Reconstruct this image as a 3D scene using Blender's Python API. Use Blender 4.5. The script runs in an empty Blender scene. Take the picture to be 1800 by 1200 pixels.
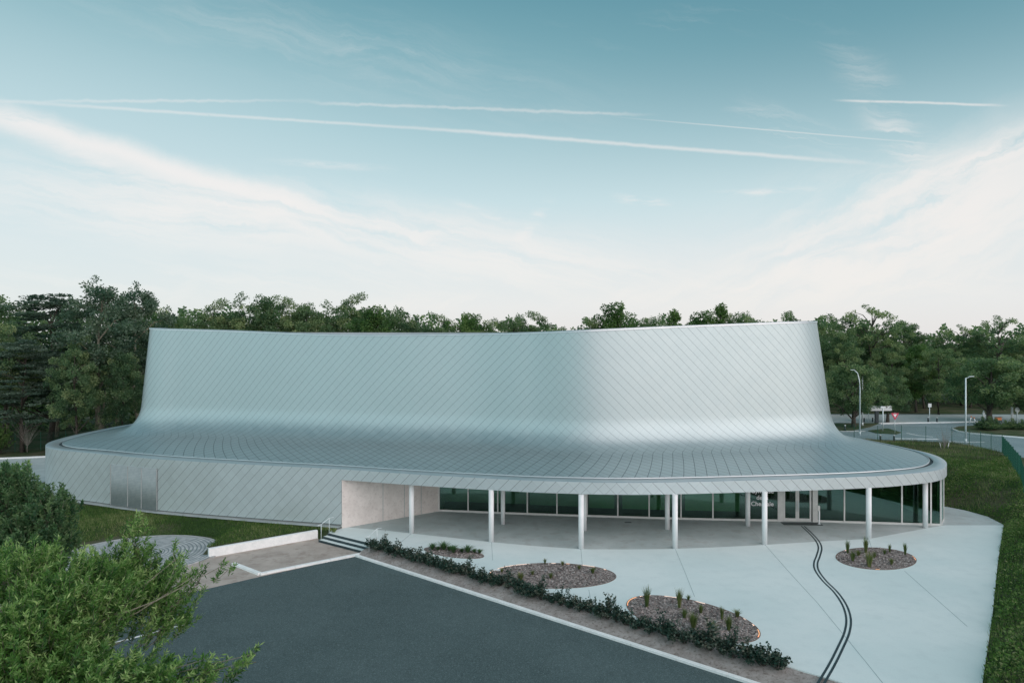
import bpy, bmesh, math, random
import numpy as np
from mathutils import Vector, Matrix
R = math.radians
random.seed(7); rng = np.random.default_rng(7)
scn = bpy.context.scene
col = scn.collection
CH = 12.0          # camera height above the datum
F = 1200.0         # focal length in photo pixels (24 mm on 36 mm)

def P(px, py, z=0.0):
    """plan position of a spot of the survey at height z"""
    D = (CH - z) * F / (py - 600.0)
    return ((px - 900.0) / F * D, D)
def PD(px, py, D):
    return ((px - 900.0) / F * D, D, CH - (py - 600.0) / F * D)

# ------------------------------------------------------------------ tagging
def tag(o, label=None, cat=None, group=None, kind=None):
    if label: o['label'] = label
    if cat: o['category'] = cat
    if group: o['group'] = group
    if kind: o['kind'] = kind
    return o
def empty(name, loc=(0, 0, 0), rz=0.0, label=None, cat=None, group=None):
    o = bpy.data.objects.new(name, None); col.objects.link(o)
    o.empty_display_size = 0.3
    o.location = loc; o.rotation_euler = (0, 0, rz)
    return tag(o, label, cat, group)
def copy_tree(o, parent=None):
    c = o.copy(); col.objects.link(c); c.parent = parent
    for ch in list(o.children): copy_tree(ch, c)
    return c

# ------------------------------------------------------------------ mesh builder
class MB:
    def __init__(s): s.v = []; s.f = []; s.uv = None
    def add(s, vs, fs):
        b = len(s.v); s.v += [tuple(p) for p in vs]; s.f += [tuple(i + b for i in f) for f in fs]; return s
    def box(s, c, d, rz=0.0):
        x, y, z = c; hx, hy, hz = d[0] / 2, d[1] / 2, d[2] / 2
        ca, sa = math.cos(rz), math.sin(rz); vs = []
        for k in (-hz, hz):
            for (i, j) in ((-hx, -hy), (hx, -hy), (hx, hy), (-hx, hy)):
                vs.append((x + i * ca - j * sa, y + i * sa + j * ca, z + k))
        return s.add(vs, [(0, 3, 2, 1), (4, 5, 6, 7), (0, 1, 5, 4), (1, 2, 6, 5), (2, 3, 7, 6), (3, 0, 4, 7)])
    def tube(s, pts, rad, n=8, cap=True):
        pts = [Vector(p) for p in pts]
        if not hasattr(rad, '__len__'): rad = [rad] * len(pts)
        vs = []; up = Vector((0, 0, 1))
        for i, p in enumerate(pts):
            t = (pts[min(i + 1, len(pts) - 1)] - pts[max(i - 1, 0)]).normalized()
            a = up.cross(t)
            if a.length < 0.05: a = Vector((1, 0, 0))
            a.normalize(); b = t.cross(a)
            for k in range(n):
                q = 2 * math.pi * k / n
                vs.append(p + (a * math.cos(q) + b * math.sin(q)) * rad[i])
        fs = []
        for i in range(len(pts) - 1):
            for k in range(n):
                fs.append((i * n + k, i * n + (k + 1) % n, (i + 1) * n + (k + 1) % n, (i + 1) * n + k))
        if cap:
            fs.append(tuple(range(n - 1, -1, -1))); fs.append(tuple((len(pts) - 1) * n + k for k in range(n)))
        return s.add(vs, fs)
    def prism(s, poly, z0, z1):
        n = len(poly)
        vs = [(x, y, z0) for x, y in poly] + [(x, y, z1) for x, y in poly]
        fs = [tuple(range(n - 1, -1, -1)), tuple(range(n, 2 * n))]
        fs += [(i, (i + 1) % n, (i + 1) % n + n, i + n) for i in range(n)]
        return s.add(vs, fs)
    def sheet(s, poly, z):
        return s.add([(x, y, z) for x, y in poly], [tuple(range(len(poly)))])
    def beam(s, a, b, w, z0, z1):
        a = Vector(a); b = Vector(b); t = (b - a).normalized(); nrm = Vector((-t.y, t.x)) * w / 2
        return s.prism([a - nrm, b - nrm, b + nrm, a + nrm], z0, z1)
    def build(s, name, m, parent=None, smooth=False, bevel=0):
        me = bpy.data.meshes.new(name); me.from_pydata(s.v, [], s.f); me.validate()
        bm = bmesh.new(); bm.from_mesh(me)
        bmesh.ops.recalc_face_normals(bm, faces=bm.faces); bm.to_mesh(me); bm.free()
        return link(me, name, m, parent, smooth, bevel)
def link(me, name, m, parent=None, smooth=False, bevel=0):
    if m: me.materials.append(m)
    o = bpy.data.objects.new(name, me); col.objects.link(o)
    if parent: o.parent = parent
    if smooth:
        me.polygons.foreach_set('use_smooth', [True] * len(me.polygons))
    if bevel:
        b = o.modifiers.new('bev', 'BEVEL'); b.width = bevel; b.segments = 2; b.limit_method = 'ANGLE'
    return o
def fast_mesh(name, V, Q, tint=None):
    """V (n,3), Q (m,k) numpy"""
    me = bpy.data.meshes.new(name); k = Q.shape[1]
    me.vertices.add(len(V)); me.vertices.foreach_set('co', V.astype(np.float32).ravel())
    me.loops.add(Q.size); me.loops.foreach_set('vertex_index', Q.astype(np.int32).ravel())
    me.polygons.add(len(Q)); me.polygons.foreach_set('loop_start', np.arange(0, Q.size, k, dtype=np.int32))
    me.polygons.foreach_set('loop_total', np.full(len(Q), k, dtype=np.int32))
    me.update()
    if tint is not None:
        at = me.attributes.new('tint', 'FLOAT', 'POINT'); at.data.foreach_set('value', tint.astype(np.float32))
    return me
def grid_mesh(name, G, UV=None, closed=False, parent=None, m=None, smooth=True):
    """G (a,b,3) grid"""
    a, b, _ = G.shape; idx = np.arange(a * b).reshape(a, b); ra = a if closed else a - 1
    i = np.arange(ra)[:, None]; j = np.arange(b - 1)[None, :]; i2 = (i + 1) % a
    Q = np.stack([idx[i, j], idx[i2, j], idx[i2, j + 1], idx[i, j + 1]], -1).reshape(-1, 4)
    me = fast_mesh(name, G.reshape(-1, 3), Q)
    if UV is not None:
        uvl = me.uv_layers.new(name='UVMap')
        U = UV.reshape(-1, 2)[Q.ravel()]
        uvl.data.foreach_set('uv', U.astype(np.float32).ravel())
    return link(me, name, m, parent, smooth)

# ------------------------------------------------------------------ node helpers
def lin(r, g, b):
    f = lambda c: (c / 255 / 12.92) if c / 255 <= 0.04045 else ((c / 255 + 0.055) / 1.055) ** 2.4
    return (f(r), f(g), f(b), 1)
class G:
    def __init__(s, nt): s.nt = nt
    def node(s, t, **kw):
        n = s.nt.nodes.new(t)
        for k, v in kw.items(): setattr(n, k, v)
        return n
    def put(s, sock, v):
        if isinstance(v, bpy.types.NodeSocket): s.nt.links.new(v, sock)
        elif v is not None: sock.default_value = v
    def m(s, op, a, b=None, c=None, clamp=False):
        n = s.node('ShaderNodeMath', operation=op); n.use_clamp = clamp
        for i, v in enumerate((a, b, c)):
            if v is not None: s.put(n.inputs[i], v)
        return n.outputs[0]
    def dot(s, v, w):
        n = s.node('ShaderNodeVectorMath', operation='DOT_PRODUCT'); s.put(n.inputs[0], v); n.inputs[1].default_value = tuple(w); return n.outputs['Value']
    def xyz(s, x, y, z=0.0):
        n = s.node('ShaderNodeCombineXYZ'); s.put(n.inputs[0], x); s.put(n.inputs[1], y); s.put(n.inputs[2], z); return n.outputs[0]
    def sep(s, v):
        n = s.node('ShaderNodeSeparateXYZ'); s.put(n.inputs[0], v); return n.outputs
    def noise(s, v, scale, detail=3, rough=0.55, dist=0.0):
        n = s.node('ShaderNodeTexNoise'); s.put(n.inputs['Vector'], v)
        n.inputs['Scale'].default_value = scale; n.inputs['Detail'].default_value = detail
        n.inputs['Roughness'].default_value = rough; n.inputs['Distortion'].default_value = dist
        return n.outputs['Fac']
    def rng(s, v, a, b, c=0.0, d=1.0, smooth=True):
        n = s.node('ShaderNodeMapRange'); n.interpolation_type = 'SMOOTHSTEP' if smooth else 'LINEAR'; n.clamp = True
        s.put(n.inputs[0], v)
        for i, q in enumerate((a, b, c, d)): s.put(n.inputs[i + 1], q)
        return n.outputs[0]
    def mix(s, f, a, b, mode='MIX'):
        n = s.node('ShaderNodeMix', data_type='RGBA', blend_type=mode); s.put(n.inputs[0], f); s.put(n.inputs[6], a); s.put(n.inputs[7], b); return n.outputs[2]
    def ramp(s, f, stops, interp='LINEAR'):
        n = s.node('ShaderNodeValToRGB'); s.put(n.inputs[0], f); e = n.color_ramp.elements; n.color_ramp.interpolation = interp
        while len(e) < len(stops): e.new(0.5)
        for q, (p, c) in zip(e, stops): q.position = p; q.color = c
        return n.outputs[0]
    def bump(s, h, strength=0.3, dist=0.02):
        n = s.node('ShaderNodeBump'); s.put(n.inputs['Height'], h); n.inputs['Strength'].default_value = strength; n.inputs['Distance'].default_value = dist; return n.outputs[0]
def material(name, base=(.5, .5, .5, 1), rough=.6, metal=0.0, spec=.5):
    m = bpy.data.materials.new(name); m.use_nodes = True
    g = G(m.node_tree); b = m.node_tree.nodes['Principled BSDF']
    b.inputs['Base Color'].default_value = base; b.inputs['Roughness'].default_value = rough
    b.inputs['Metallic'].default_value = metal; b.inputs['Specular IOR Level'].default_value = spec
    return m, g, b
def noisy(name, c1, c2, scale=3, rough=.8, metal=0, bump=.0, bscale=40, c3=None, s2=30, f3=.5, spec=.4, bd=.02):
    m, g, b = material(name, rough=rough, metal=metal, spec=spec)
    co = g.node('ShaderNodeTexCoord').outputs['Object']
    n = g.noise(co, scale, 5, .6)
    c = g.mix(g.rng(n, .35, .65), c1, c2)
    if c3 is not None:
        n2 = g.noise(co, s2, 3, .6); c = g.mix(g.m('MULTIPLY', g.rng(n2, .5, .68), f3), c, c3)
    g.put(b.inputs['Base Color'], c)
    if bump: g.put(b.inputs['Normal'], g.bump(g.noise(co, bscale, 4, .7), bump, bd))
    return m

# ------------------------------------------------------------------ materials
def cladding(name, u0, period=.70, base=(.42, .505, .52, 1), rough=.45, metal=.74):
    m, g, b = material(name, rough=rough, metal=metal)
    uv = g.node('ShaderNodeUVMap').outputs[0]; u, v, _ = g.sep(uv)
    up = g.m('DIVIDE', u, period); vp = g.m('DIVIDE', v, period)
    a = g.m('ADD', up, vp); c = g.m('SUBTRACT', up, vp)
    fa = g.m('FRACT', a); fc = g.m('FRACT', c)
    ia = g.m('FLOOR', a); ic = g.m('FLOOR', c)
    wn = g.node('ShaderNodeTexWhiteNoise', noise_dimensions='2D'); g.put(wn.inputs['Vector'], g.xyz(ia, ic))
    # joints: shadow gap on the two lower laps of each diamond
    rfl = g.rng(v, -1.0, -2.0); w0 = g.m('SUBTRACT', .468, g.m('MULTIPLY', rfl, .018)); la = g.rng(g.m('ABSOLUTE', g.m('SUBTRACT', fa, .5)), w0, .492)
    lc = g.rng(g.m('ABSOLUTE', g.m('SUBTRACT', fc, .5)), w0, .492)
    wr = g.rng(u, u0 - 3.5, u0 + 4.5); rf = g.m('MULTIPLY', g.rng(v, -.2, -1.2), .95)
    line = g.m('MAXIMUM', g.m('MULTIPLY', la, g.m('MAXIMUM', rf, g.m('ADD', .14, g.m('MULTIPLY', wr, .75)))), g.m('MULTIPLY', lc, g.m('MAXIMUM', rf, g.m('SUBTRACT', .90, g.m('MULTIPLY', wr, .76)))))
    co = g.node('ShaderNodeTexCoord').outputs['Object']
    tone = g.m('ADD', .965, g.m('MULTIPLY', wn.outputs[0], .05))
    big = g.m('ADD', .97, g.m('MULTIPLY', g.noise(co, .6, 3), .06))
    cc = g.mix(1.0, base, g.xyz(g.m('MULTIPLY', tone, big), g.m('MULTIPLY', tone, big), g.m('MULTIPLY', tone, big)), 'MULTIPLY')
    cc = g.mix(line, cc, (.10, .135, .15, 1))
    g.put(b.inputs['Base Color'], cc)
    g.put(b.inputs['Roughness'], g.m('ADD', rough - .03, g.m('MULTIPLY', wn.outputs[0], .06)))
    h = g.m('ADD', g.m('MULTIPLY', g.m('ADD', fa, g.m('SUBTRACT', 1, fc)), .09), g.m('MULTIPLY', line, -.5))
    h = g.m('ADD', h, g.m('MULTIPLY', g.noise(co, 1.6, 2), .6))
    g.put(b.inputs['Normal'], g.bump(h, .3, .012))
    return m
M = {}
M['coping'] = noisy('coping_metal', (.50, .56, .58, 1), (.56, .60, .62, 1), 1.2, .38, .7)
M['gutter'] = noisy('gutter_dark', (.03, .05, .055, 1), (.05, .07, .075, 1), 2, .6)
M['white_paint'] = noisy('white_paint', (.74, .77, .78, 1), (.80, .82, .83, 1), 2, .45)
M['soffit'] = noisy('soffit_panel', (.62, .60, .58, 1), (.68, .66, .64, 1), 1, .7)
M['concrete_pink'] = noisy('pale_concrete_wall', (.66, .62, .59, 1), (.75, .71, .68, 1), 1.3, .85, 0, .15, 20, (.46, .42, .40, 1), 6, .35)
M['plinth'] = noisy('plinth_concrete', (.36, .38, .38, 1), (.45, .47, .47, 1), 2, .9, 0, .2, 30)
M['kerb'] = noisy('kerb_concrete', (.78, .82, .82, 1), (.87, .90, .90, 1), 2.5, .85, 0, .15, 30, (.6, .62, .62, 1), 14, .25)
M['frame'] = noisy('pale_frame', (.62, .62, .60, 1), (.68, .68, .66, 1), 3, .5)
M['dark_metal'] = noisy('dark_metal', (.03, .045, .05, 1), (.045, .06, .065, 1), 4, .5, .3)
M['green_fence'] = noisy('green_coated_steel', (.010, .10, .065, 1), (.014, .12, .08, 1), 4, .5)
M['galv'] = noisy('galvanised', (.62, .72, .74, 1), (.70, .78, .80, 1), 3, .45, .2)
M['bark'] = noisy('bark', (.05, .045, .038, 1), (.10, .09, .075, 1), 6, .95, 0, .5, 25)
M['bark_pale'] = noisy('bark_pale', (.16, .155, .12, 1), (.27, .26, .20, 1), 5, .95, 0, .4, 25)
M['bark_white'] = noisy('bark_white', (.22, .21, .19, 1), (.30, .29, .26, 1), 5, .9)
M['asphalt'] = None
def asphalt(name, c1, c2, agg):
    m, g, b = material(name, rough=.85, spec=.35)
    co = g.node('ShaderNodeTexCoord').outputs['Object']
    big = g.noise(co, .22, 4, .55); mid = g.noise(co, 1.6, 4, .65); fine = g.noise(co, 55, 2, .8); fl = g.noise(co, 9, 5, .75)
    c = g.mix(g.rng(big, .3, .7), c1, c2)
    c = g.mix(g.m('MULTIPLY', g.rng(mid, .45, .7), .35), c, (c1[0] * .72, c1[1] * .72, c1[2] * .72, 1))
    c = g.mix(g.m('MULTIPLY', g.rng(fine, .52, .64), .55), c, agg)
    c = g.mix(g.m('MULTIPLY', g.rng(g.noise(co, 17, 3, .8), .54, .62), .5), c, agg)
    c = g.mix(g.m('MULTIPLY', g.rng(g.noise(co, 11, 4, .85), .55, .62), .4), c, (c1[0] * .55, c1[1] * .55, c1[2] * .55, 1))
    c = g.mix(g.m('MULTIPLY', g.rng(fl, .6, .72), .45), c, (c1[0] * .6, c1[1] * .6, c1[2] * .6, 1))
    vo = g.node('ShaderNodeTexVoronoi'); g.put(vo.inputs['Vector'], co); vo.inputs['Scale'].default_value = 1.7
    sp_ = g.m('MULTIPLY', g.rng(g.m('ADD', vo.outputs['Distance'], g.m('MULTIPLY', g.noise(co, 9, 3), .12)), .13, .09), g.m('GREATER_THAN', g.sep(vo.outputs['Color'])[0], .6))
    c = g.mix(g.m('MULTIPLY', sp_, .45), c, (c1[0] * .45, c1[1] * .45, c1[2] * .45, 1))
    tx, ty, tz_ = g.sep(co); tyre = g.noise(g.xyz(g.m('ADD', g.m('MULTIPLY', tx, .3), g.m('MULTIPLY', ty, .36)), g.m('MULTIPLY', g.m('SUBTRACT', tx, ty), .025)), 5, 4, .6, .3)
    c = g.mix(g.m('MULTIPLY', g.rng(tyre, .55, .75), .22), c, (c2[0] * 1.3, c2[1] * 1.3, c2[2] * 1.3, 1))
    g.put(b.inputs['Base Color'], c)
    g.put(b.inputs['Normal'], g.bump(g.m('ADD', fine, g.m('MULTIPLY', fl, .6)), .5, .012))
    return m
M['asphalt'] = asphalt('carpark_asphalt', (.050, .080, .084, 1), (.066, .100, .104, 1), (.20, .27, .27, 1))
M['road'] = asphalt('road_asphalt', (.19, .27, .29, 1), (.24, .32, .34, 1), (.34, .41, .43, 1))
# plaza concrete: brushed, faint stains
m, g, b = material('plaza_concrete', rough=.75, spec=.35)
co = g.node('ShaderNodeTexCoord').outputs['Object']
c = g.mix(g.rng(g.noise(co, .16, 4), .35, .65), (.63, .735, .735, 1), (.71, .79, .785, 1))
c = g.mix(g.m('MULTIPLY', g.rng(g.noise(co, 1.3, 6, .65), .45, .75), .30), c, (.52, .61, .62, 1))
sx, sy, sz = g.sep(co)
streak = g.noise(g.xyz(g.m('MULTIPLY', sx, .35), g.m('MULTIPLY', sy, 2.6)), 1.0, 5, .7, .6)
c = g.mix(g.m('MULTIPLY', g.rng(streak, .52, .72), .22), c, (.66, .72, .73, 1))
c = g.mix(g.m('MULTIPLY', g.rng(g.noise(co, 28, 3, .7), .5, .75), .22), c, (.38, .46, .48, 1))
g.put(b.inputs['Base Color'], c); g.put(b.inputs['Normal'], g.bump(g.noise(co, 60, 3), .12, .01)); M['plaza'] = m
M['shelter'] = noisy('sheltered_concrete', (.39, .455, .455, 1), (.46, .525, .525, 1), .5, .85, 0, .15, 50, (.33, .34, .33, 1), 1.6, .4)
M['path'] = noisy('path_concrete', (.36, .42, .42, 1), (.44, .50, .50, 1), .7, .85, 0, .2, 40)
M['sand'] = noisy('stabilised_sand', (.38, .335, .30, 1), (.47, .42, .38, 1), .8, .95, 0, .35, 50, (.26, .21, .18, 1), 2.2, .45)
M['soil'] = noisy('bed_soil', (.27, .245, .23, 1), (.36, .335, .32, 1), 2.5, 1, 0, .7, 22, (.14, .115, .10, 1), 9, .7)
M['groove'] = None
m, g, b = material('grooved_concrete', rough=.85)
co = g.node('ShaderNodeTexCoord').outputs['Object']; x, y, z = g.sep(co)
rr = g.m('SQRT', g.m('ADD', g.m('MULTIPLY', x, x), g.m('MULTIPLY', y, y)))
w = g.m('FRACT', g.m('MULTIPLY', rr, 4.6))
ln = g.rng(g.m('ABSOLUTE', g.m('SUBTRACT', w, .5)), .10, .22)
c = g.mix(ln, (.20, .24, .25, 1), g.mix(g.rng(g.noise(co, 2.5, 5), .4, .6), (.34, .37, .38, 1), (.50, .52, .53, 1)))
g.put(b.inputs['Base Color'], c); g.put(b.inputs['Normal'], g.bump(ln, .8, .03)); M['groove'] = m
# gravel / mulch
m, g, b = material('mulch', rough=.95)
co = g.node('ShaderNodeTexCoord').outputs['Object']
vo = g.node('ShaderNodeTexVoronoi'); g.put(vo.inputs['Vector'], co); vo.inputs['Scale'].default_value = 14
vc = g.sep(vo.outputs['Color'])[0]
c = g.ramp(vc, [(0, (.09, .075, .07, 1)), (.4, (.21, .18, .17, 1)), (.75, (.33, .29, .275, 1)), (1, (.48, .43, .41, 1))])
g.put(b.inputs['Base Color'], c); g.put(b.inputs['Normal'], g.bump(g.m('ADD', vo.outputs['Distance'], g.noise(co, 30, 3)), .9, .05)); M['mulch'] = m
m, g, b = material('chips', rough=.95)
at = g.node('ShaderNodeAttribute', attribute_name='tint').outputs['Fac']
g.put(b.inputs['Base Color'], g.ramp(at, [(0, (.08, .065, .06, 1)), (.5, (.25, .215, .20, 1)), (.85, (.38, .33, .31, 1)), (1, (.55, .51, .49, 1))])); M['chips'] = m
M['copper'] = noisy('corten_edging', (.14, .085, .065, 1), (.24, .14, .10, 1), 6, .5, .3)
m, g, b = material('edging_light', (1, .55, .3, 1), .4)
b.inputs['Emission Color'].default_value = (1, .42, .18, 1); b.inputs['Emission Strength'].default_value = .5; M['led'] = m
m, g, b = material('edging_light_pale', (1, .8, .7, 1), .4)
b.inputs['Emission Color'].default_value = (1, .74, .58, 1); b.inputs['Emission Strength'].default_value = .6; M['led_pale'] = m
M['nosing'] = noisy('dark_nosing', (.020, .040, .048, 1), (.03, .055, .062, 1), 5, .6)
M['joint'] = noisy('joint_filler', (.30, .38, .39, 1), (.36, .44, .45, 1), 3, .8)
M['lettering'] = material('white_vinyl', (.85, .85, .85, 1), .5)[0]
M['interior_floor'] = noisy('indoor_floor', (.04, .05, .045, 1), (.06, .07, .06, 1), 2, .4)
M['interior_wall'] = noisy('indoor_wall', (.50, .72, .50, 1), (.56, .76, .54, 1), 1, .8)
M['interior_mid'] = noisy('indoor_mid_wall', (.48, .54, .50, 1), (.55, .60, .56, 1), 1, .8)
M['interior_grey'] = noisy('indoor_dark_wall', (.07, .09, .085, 1), (.10, .12, .11, 1), 1, .8)
# glass
m = bpy.data.materials.new('tinted_glass'); m.use_nodes = True; g = G(m.node_tree); m.node_tree.nodes.clear()
out = g.node('ShaderNodeOutputMaterial'); tr = g.node('ShaderNodeBsdfTransparent'); tr.inputs[0].default_value = (.50, .68, .54, 1)
gl = g.node('ShaderNodeBsdfGlossy'); gl.inputs['Roughness'].default_value = .015; gl.inputs['Color'].default_value = (.62, .86, .84, 1)
fr = g.node('ShaderNodeFresnel'); fr.inputs[0].default_value = 1.5
mx = g.node('ShaderNodeMixShader'); g.put(mx.inputs[0], g.m('ADD', g.m('MULTIPLY', fr.outputs[0], .9), .09, clamp=True))
m.node_tree.links.new(tr.outputs[0], mx.inputs[1]); m.node_tree.links.new(gl.outputs[0], mx.inputs[2]); m.node_tree.links.new(mx.outputs[0], out.inputs[0]); M['glass'] = m
# perforated grille
m, g, b = material('perforated_panel', rough=.7, metal=.0)
uv = g.node('ShaderNodeUVMap').outputs[0]; u, v, _ = g.sep(uv)
fa = g.m('ABSOLUTE', g.m('SUBTRACT', g.m('FRACT', g.m('MULTIPLY', u, 9)), .5)); fb = g.m('ABSOLUTE', g.m('SUBTRACT', g.m('FRACT', g.m('MULTIPLY', v, 9)), .5))
hole = g.m('LESS_THAN', g.m('MAXIMUM', fa, fb), .22)
c = g.mix(hole, g.mix(g.rng(g.noise(g.xyz(u, v), 3), .4, .6), (.29, .345, .355, 1), (.33, .385, .395, 1)), (.24, .29, .30, 1)); g.put(b.inputs['Base Color'], c); M['grille'] = m
# foliage
def leafmat(name, dark, mid, light, trans=.40, rough=.55, objvar=.35):
    m, g, b = material(name, rough=rough, spec=.35)
    at = g.node('ShaderNodeAttribute', attribute_name='tint').outputs['Fac']
    oi = g.node('ShaderNodeObjectInfo').outputs['Random']
    f = g.m('ADD', at, g.m('MULTIPLY', g.m('SUBTRACT', oi, .5), objvar), clamp=True)
    c = g.ramp(f, [(0, dark), (.5, mid), (1, light)])
    g.put(b.inputs['Base Color'], c)
    nt = m.node_tree; t = g.node('ShaderNodeBsdfTranslucent'); g.put(t.inputs[0], g.mix(1.0, c, (1.1, 1.25, .7, 1), 'MULTIPLY'))
    mx = g.node('ShaderNodeMixShader'); mx.inputs[0].default_value = trans
    o = nt.nodes['Material Output']; nt.links.new(b.outputs[0], mx.inputs[1]); nt.links.new(t.outputs[0], mx.inputs[2]); nt.links.new(mx.outputs[0], o.inputs[0])
    return m
M['leaf_wood'] = leafmat('woodland_leaves', (.040, .098, .050, 1), (.125, .215, .105, 1), (.29, .36, .18, 1))
M['leaf_pale'] = leafmat('pale_leaves', (.045, .10, .068, 1), (.13, .20, .145, 1), (.25, .31, .24, 1))
M['leaf_bright'] = leafmat('bright_leaves', (.045, .115, .036, 1), (.090, .185, .055, 1), (.16, .25, .08, 1))
M['leaf_cedar'] = leafmat('cedar_needles', (.030, .065, .052, 1), (.080, .135, .105, 1), (.15, .21, .17, 1))
M['leaf_near'] = leafmat('narrow_leaves', (.026, .088, .026, 1), (.115, .255, .060, 1), (.42, .56, .24, 1), .42, .45, 0)
M['leaf_near2'] = leafmat('dark_leaves', (.036, .10, .050, 1), (.085, .18, .082, 1), (.19, .29, .14, 1), .4, .5, 0)
M['leaf_hedge'] = leafmat('shrub_leaves', (.010, .034, .026, 1), (.028, .070, .050, 1), (.12, .13, .10, 1), .12, .4, .3)
M['leaf_tuft'] = leafmat('grass_tuft_blades', (.05, .10, .03, 1), (.11, .17, .05, 1), (.24, .24, .10, 1), .25, .6, .4)
M['blade'] = leafmat('lawn_blades', (.045, .105, .028, 1), (.10, .20, .045, 1), (.34, .35, .19, 1), .4, .7, 0)
# ground cover
m, g, b = material('ground_cover', rough=1, spec=.2)
co = g.node('ShaderNodeTexCoord').outputs['Object']
c = g.mix(g.rng(g.noise(co, .35, 5, .6), .4, .62), (.040, .078, .028, 1), (.11, .11, .07, 1))
c = g.mix(g.m('MULTIPLY', g.rng(g.noise(co, 6, 5, .7), .45, .7), .6), c, (.028, .042, .016, 1))
g.put(b.inputs['Base Color'], c); g.put(b.inputs['Normal'], g.bump(g.noise(co, 12, 5, .8), .8, .08)); M['ground'] = m

# ------------------------------------------------------------------ world: evening sky
SUN_AZ, SUN_EL = 128.0, 18.0    # degrees clockwise from the view direction / elevation
w = bpy.data.worlds.new('World'); scn.world = w; w.use_nodes = True; w.node_tree.nodes.clear(); g = G(w.node_tree)
d = g.node('ShaderNodeTexCoord').outputs['Generated']
dx, dy, dz = g.sep(d)
def dirv(px, py):
    v = Vector(((px - 900) / F, 1, (600 - py) / F)); return v.normalized()
grad = g.ramp(dz, [(0, lin(233, 230, 230)), (.05, lin(233, 234, 235)), (.13, lin(221, 231, 234)), (.20, lin(203, 225, 230)), (.285, lin(178, 210, 217)), (.385, lin(138, 183, 193)), (.45, lin(112, 163, 176)), (.62, lin(88, 142, 156)), (1, lin(84, 140, 152))])
# deeper tone towards the right of the view, paler on the left
side = g.m('MULTIPLY', g.rng(dx, -.5, .6), g.rng(dz, .16, .42))
grad = g.mix(g.m('MULTIPLY', side, .55), grad, lin(76, 132, 150))
left = g.m('MULTIPLY', g.rng(dx, 0, -.6), g.rng(dz, .5, .25)); grad = g.mix(g.m('MULTIPLY', left, .28), grad, lin(205, 222, 226))
wob = g.noise(d, 6, 6, .65)
wobf = g.noise(d, 40, 3, .6)
def field(p1, p2, a1, c1, a2, c2, warp):
    a, b_ = dirv(*p1), dirv(*p2); n = a.cross(b_).normalized(); e = n.cross((a + b_).normalized()).normalized()
    t = g.dot(d, e); q = g.m('ADD', g.dot(d, n), g.m('MULTIPLY', g.m('SUBTRACT', wob, .5), warp))
    n1 = g.noise(g.xyz(g.m('MULTIPLY', t, a1), g.m('MULTIPLY', q, c1), dy), 1.6, 6, .6, .5)
    n2 = g.noise(g.xyz(g.m('MULTIPLY', t, a2), g.m('MULTIPLY', q, c2), .3), 1.3, 8, .62, .35)
    return g.m('MULTIPLY_ADD', g.m('SUBTRACT', g.m('ADD', g.m('MULTIPLY', n1, .55), g.m('MULTIPLY', n2, .45)), .5), 1.85, .5)
FLD = {'A': field((0, 235), (1150, 480), 2.2, 14, 5, 60, .06), 'B': field((1200, 480), (1850, 190), 2.2, 9, 6, 38, .09), 'S': field((0, 350), (1800, 360), 9, 40, 16, 90, .02), 'T': g.noise(d, 60, 3, .7)}
def band(p1, p2, wd, amp=.0, ns=(3, 30), thr=(.35, .7), ends=.03, fine=0.0, asym=1.0):
    a, b_ = dirv(*p1), dirv(*p2); n = a.cross(b_).normalized(); mid = (a + b_).normalized(); e = n.cross(mid).normalized()
    if e.dot(b_) < 0: e = -e; n = -n
    T = b_.dot(e) / b_.dot(mid)
    q = g.dot(d, n); t = g.m('DIVIDE', g.dot(d, e), g.m('MAXIMUM', g.dot(d, mid), .05))
    q2 = g.m('ADD', q, g.m('MULTIPLY', g.m('SUBTRACT', wob, .5), amp)) if amp else q
    if fine: q2 = g.m('ADD', q2, g.m('MULTIPLY', g.m('SUBTRACT', wobf, .5), fine))
    core = g.rng(g.m('ABSOLUTE', q2), wd, 0)
    rngm = g.m('MULTIPLY', g.rng(t, -T - ends, -T + ends), g.rng(t, T + ends, T - ends))
    rngm = g.m('MULTIPLY', rngm, g.rng(g.dot(d, mid), .2, .4))
    msk = g.m('MULTIPLY', core, rngm)
    if ns:
        fld = FLD['T'] if ns[0] > 20 else (FLD['S'] if wd < .02 else FLD['B'] if p2[1] < p1[1] - 30 else FLD['A'])
        msk = g.m('MULTIPLY', msk, g.rng(fld, thr[0] + .03, thr[1] + .02))
    return msk
acc = None
def add(mk, st):   # accumulate at once: keeps few values alive
    global acc
    v = g.m('MULTIPLY', mk, st); acc = v if acc is None else g.m('MAXIMUM', acc, v) if st < .3 else g.m('SUBTRACT', 1.0, g.m('MULTIPLY', g.m('SUBTRACT', 1.0, acc), g.m('SUBTRACT', 1.0, v)))
add(band((-150, 160), (620, 395), .026, .035, (2.5, 14), (.08, .45), .12), .9)
add(band((100, 330), (1150, 480), .075, .05, (2.0, 10), (.15, .65), .25), .85)
add(band((60, 240), (330, 345), .012, .02, (5, 45), (.3, .7), .10), .55)
add(band((0, 350), (500, 400), .08, .04, (2, 9), (.2, .65), .2), .5)
add(band((150, -40), (950, 180), .085, .04, (1.6, 6), (.28, .9), .25), .26)
add(band((1250, 540), (1950, 250), .11, .08, (1.8, 6), (.22, .68), .22), .9)
add(band((1380, 430), (1950, 360), .12, .06, (2, 7), (.2, .68), .2), .85)
add(band((1480, 80), (1620, 260), .035, .05, (3, 9), (.35, .8), .08), .4)
add(band((1340, 215), (1520, 260), .030, .06, (7, 26), (.42, .70), .06), .6)
add(band((1300, 195), (1380, 202), .006, .01, (12, 60), (.3, .7), .03), .5)
add(band((1270, 340), (1420, 333), .007, .01, (9, 60), (.3, .7), .03), .55)
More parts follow.
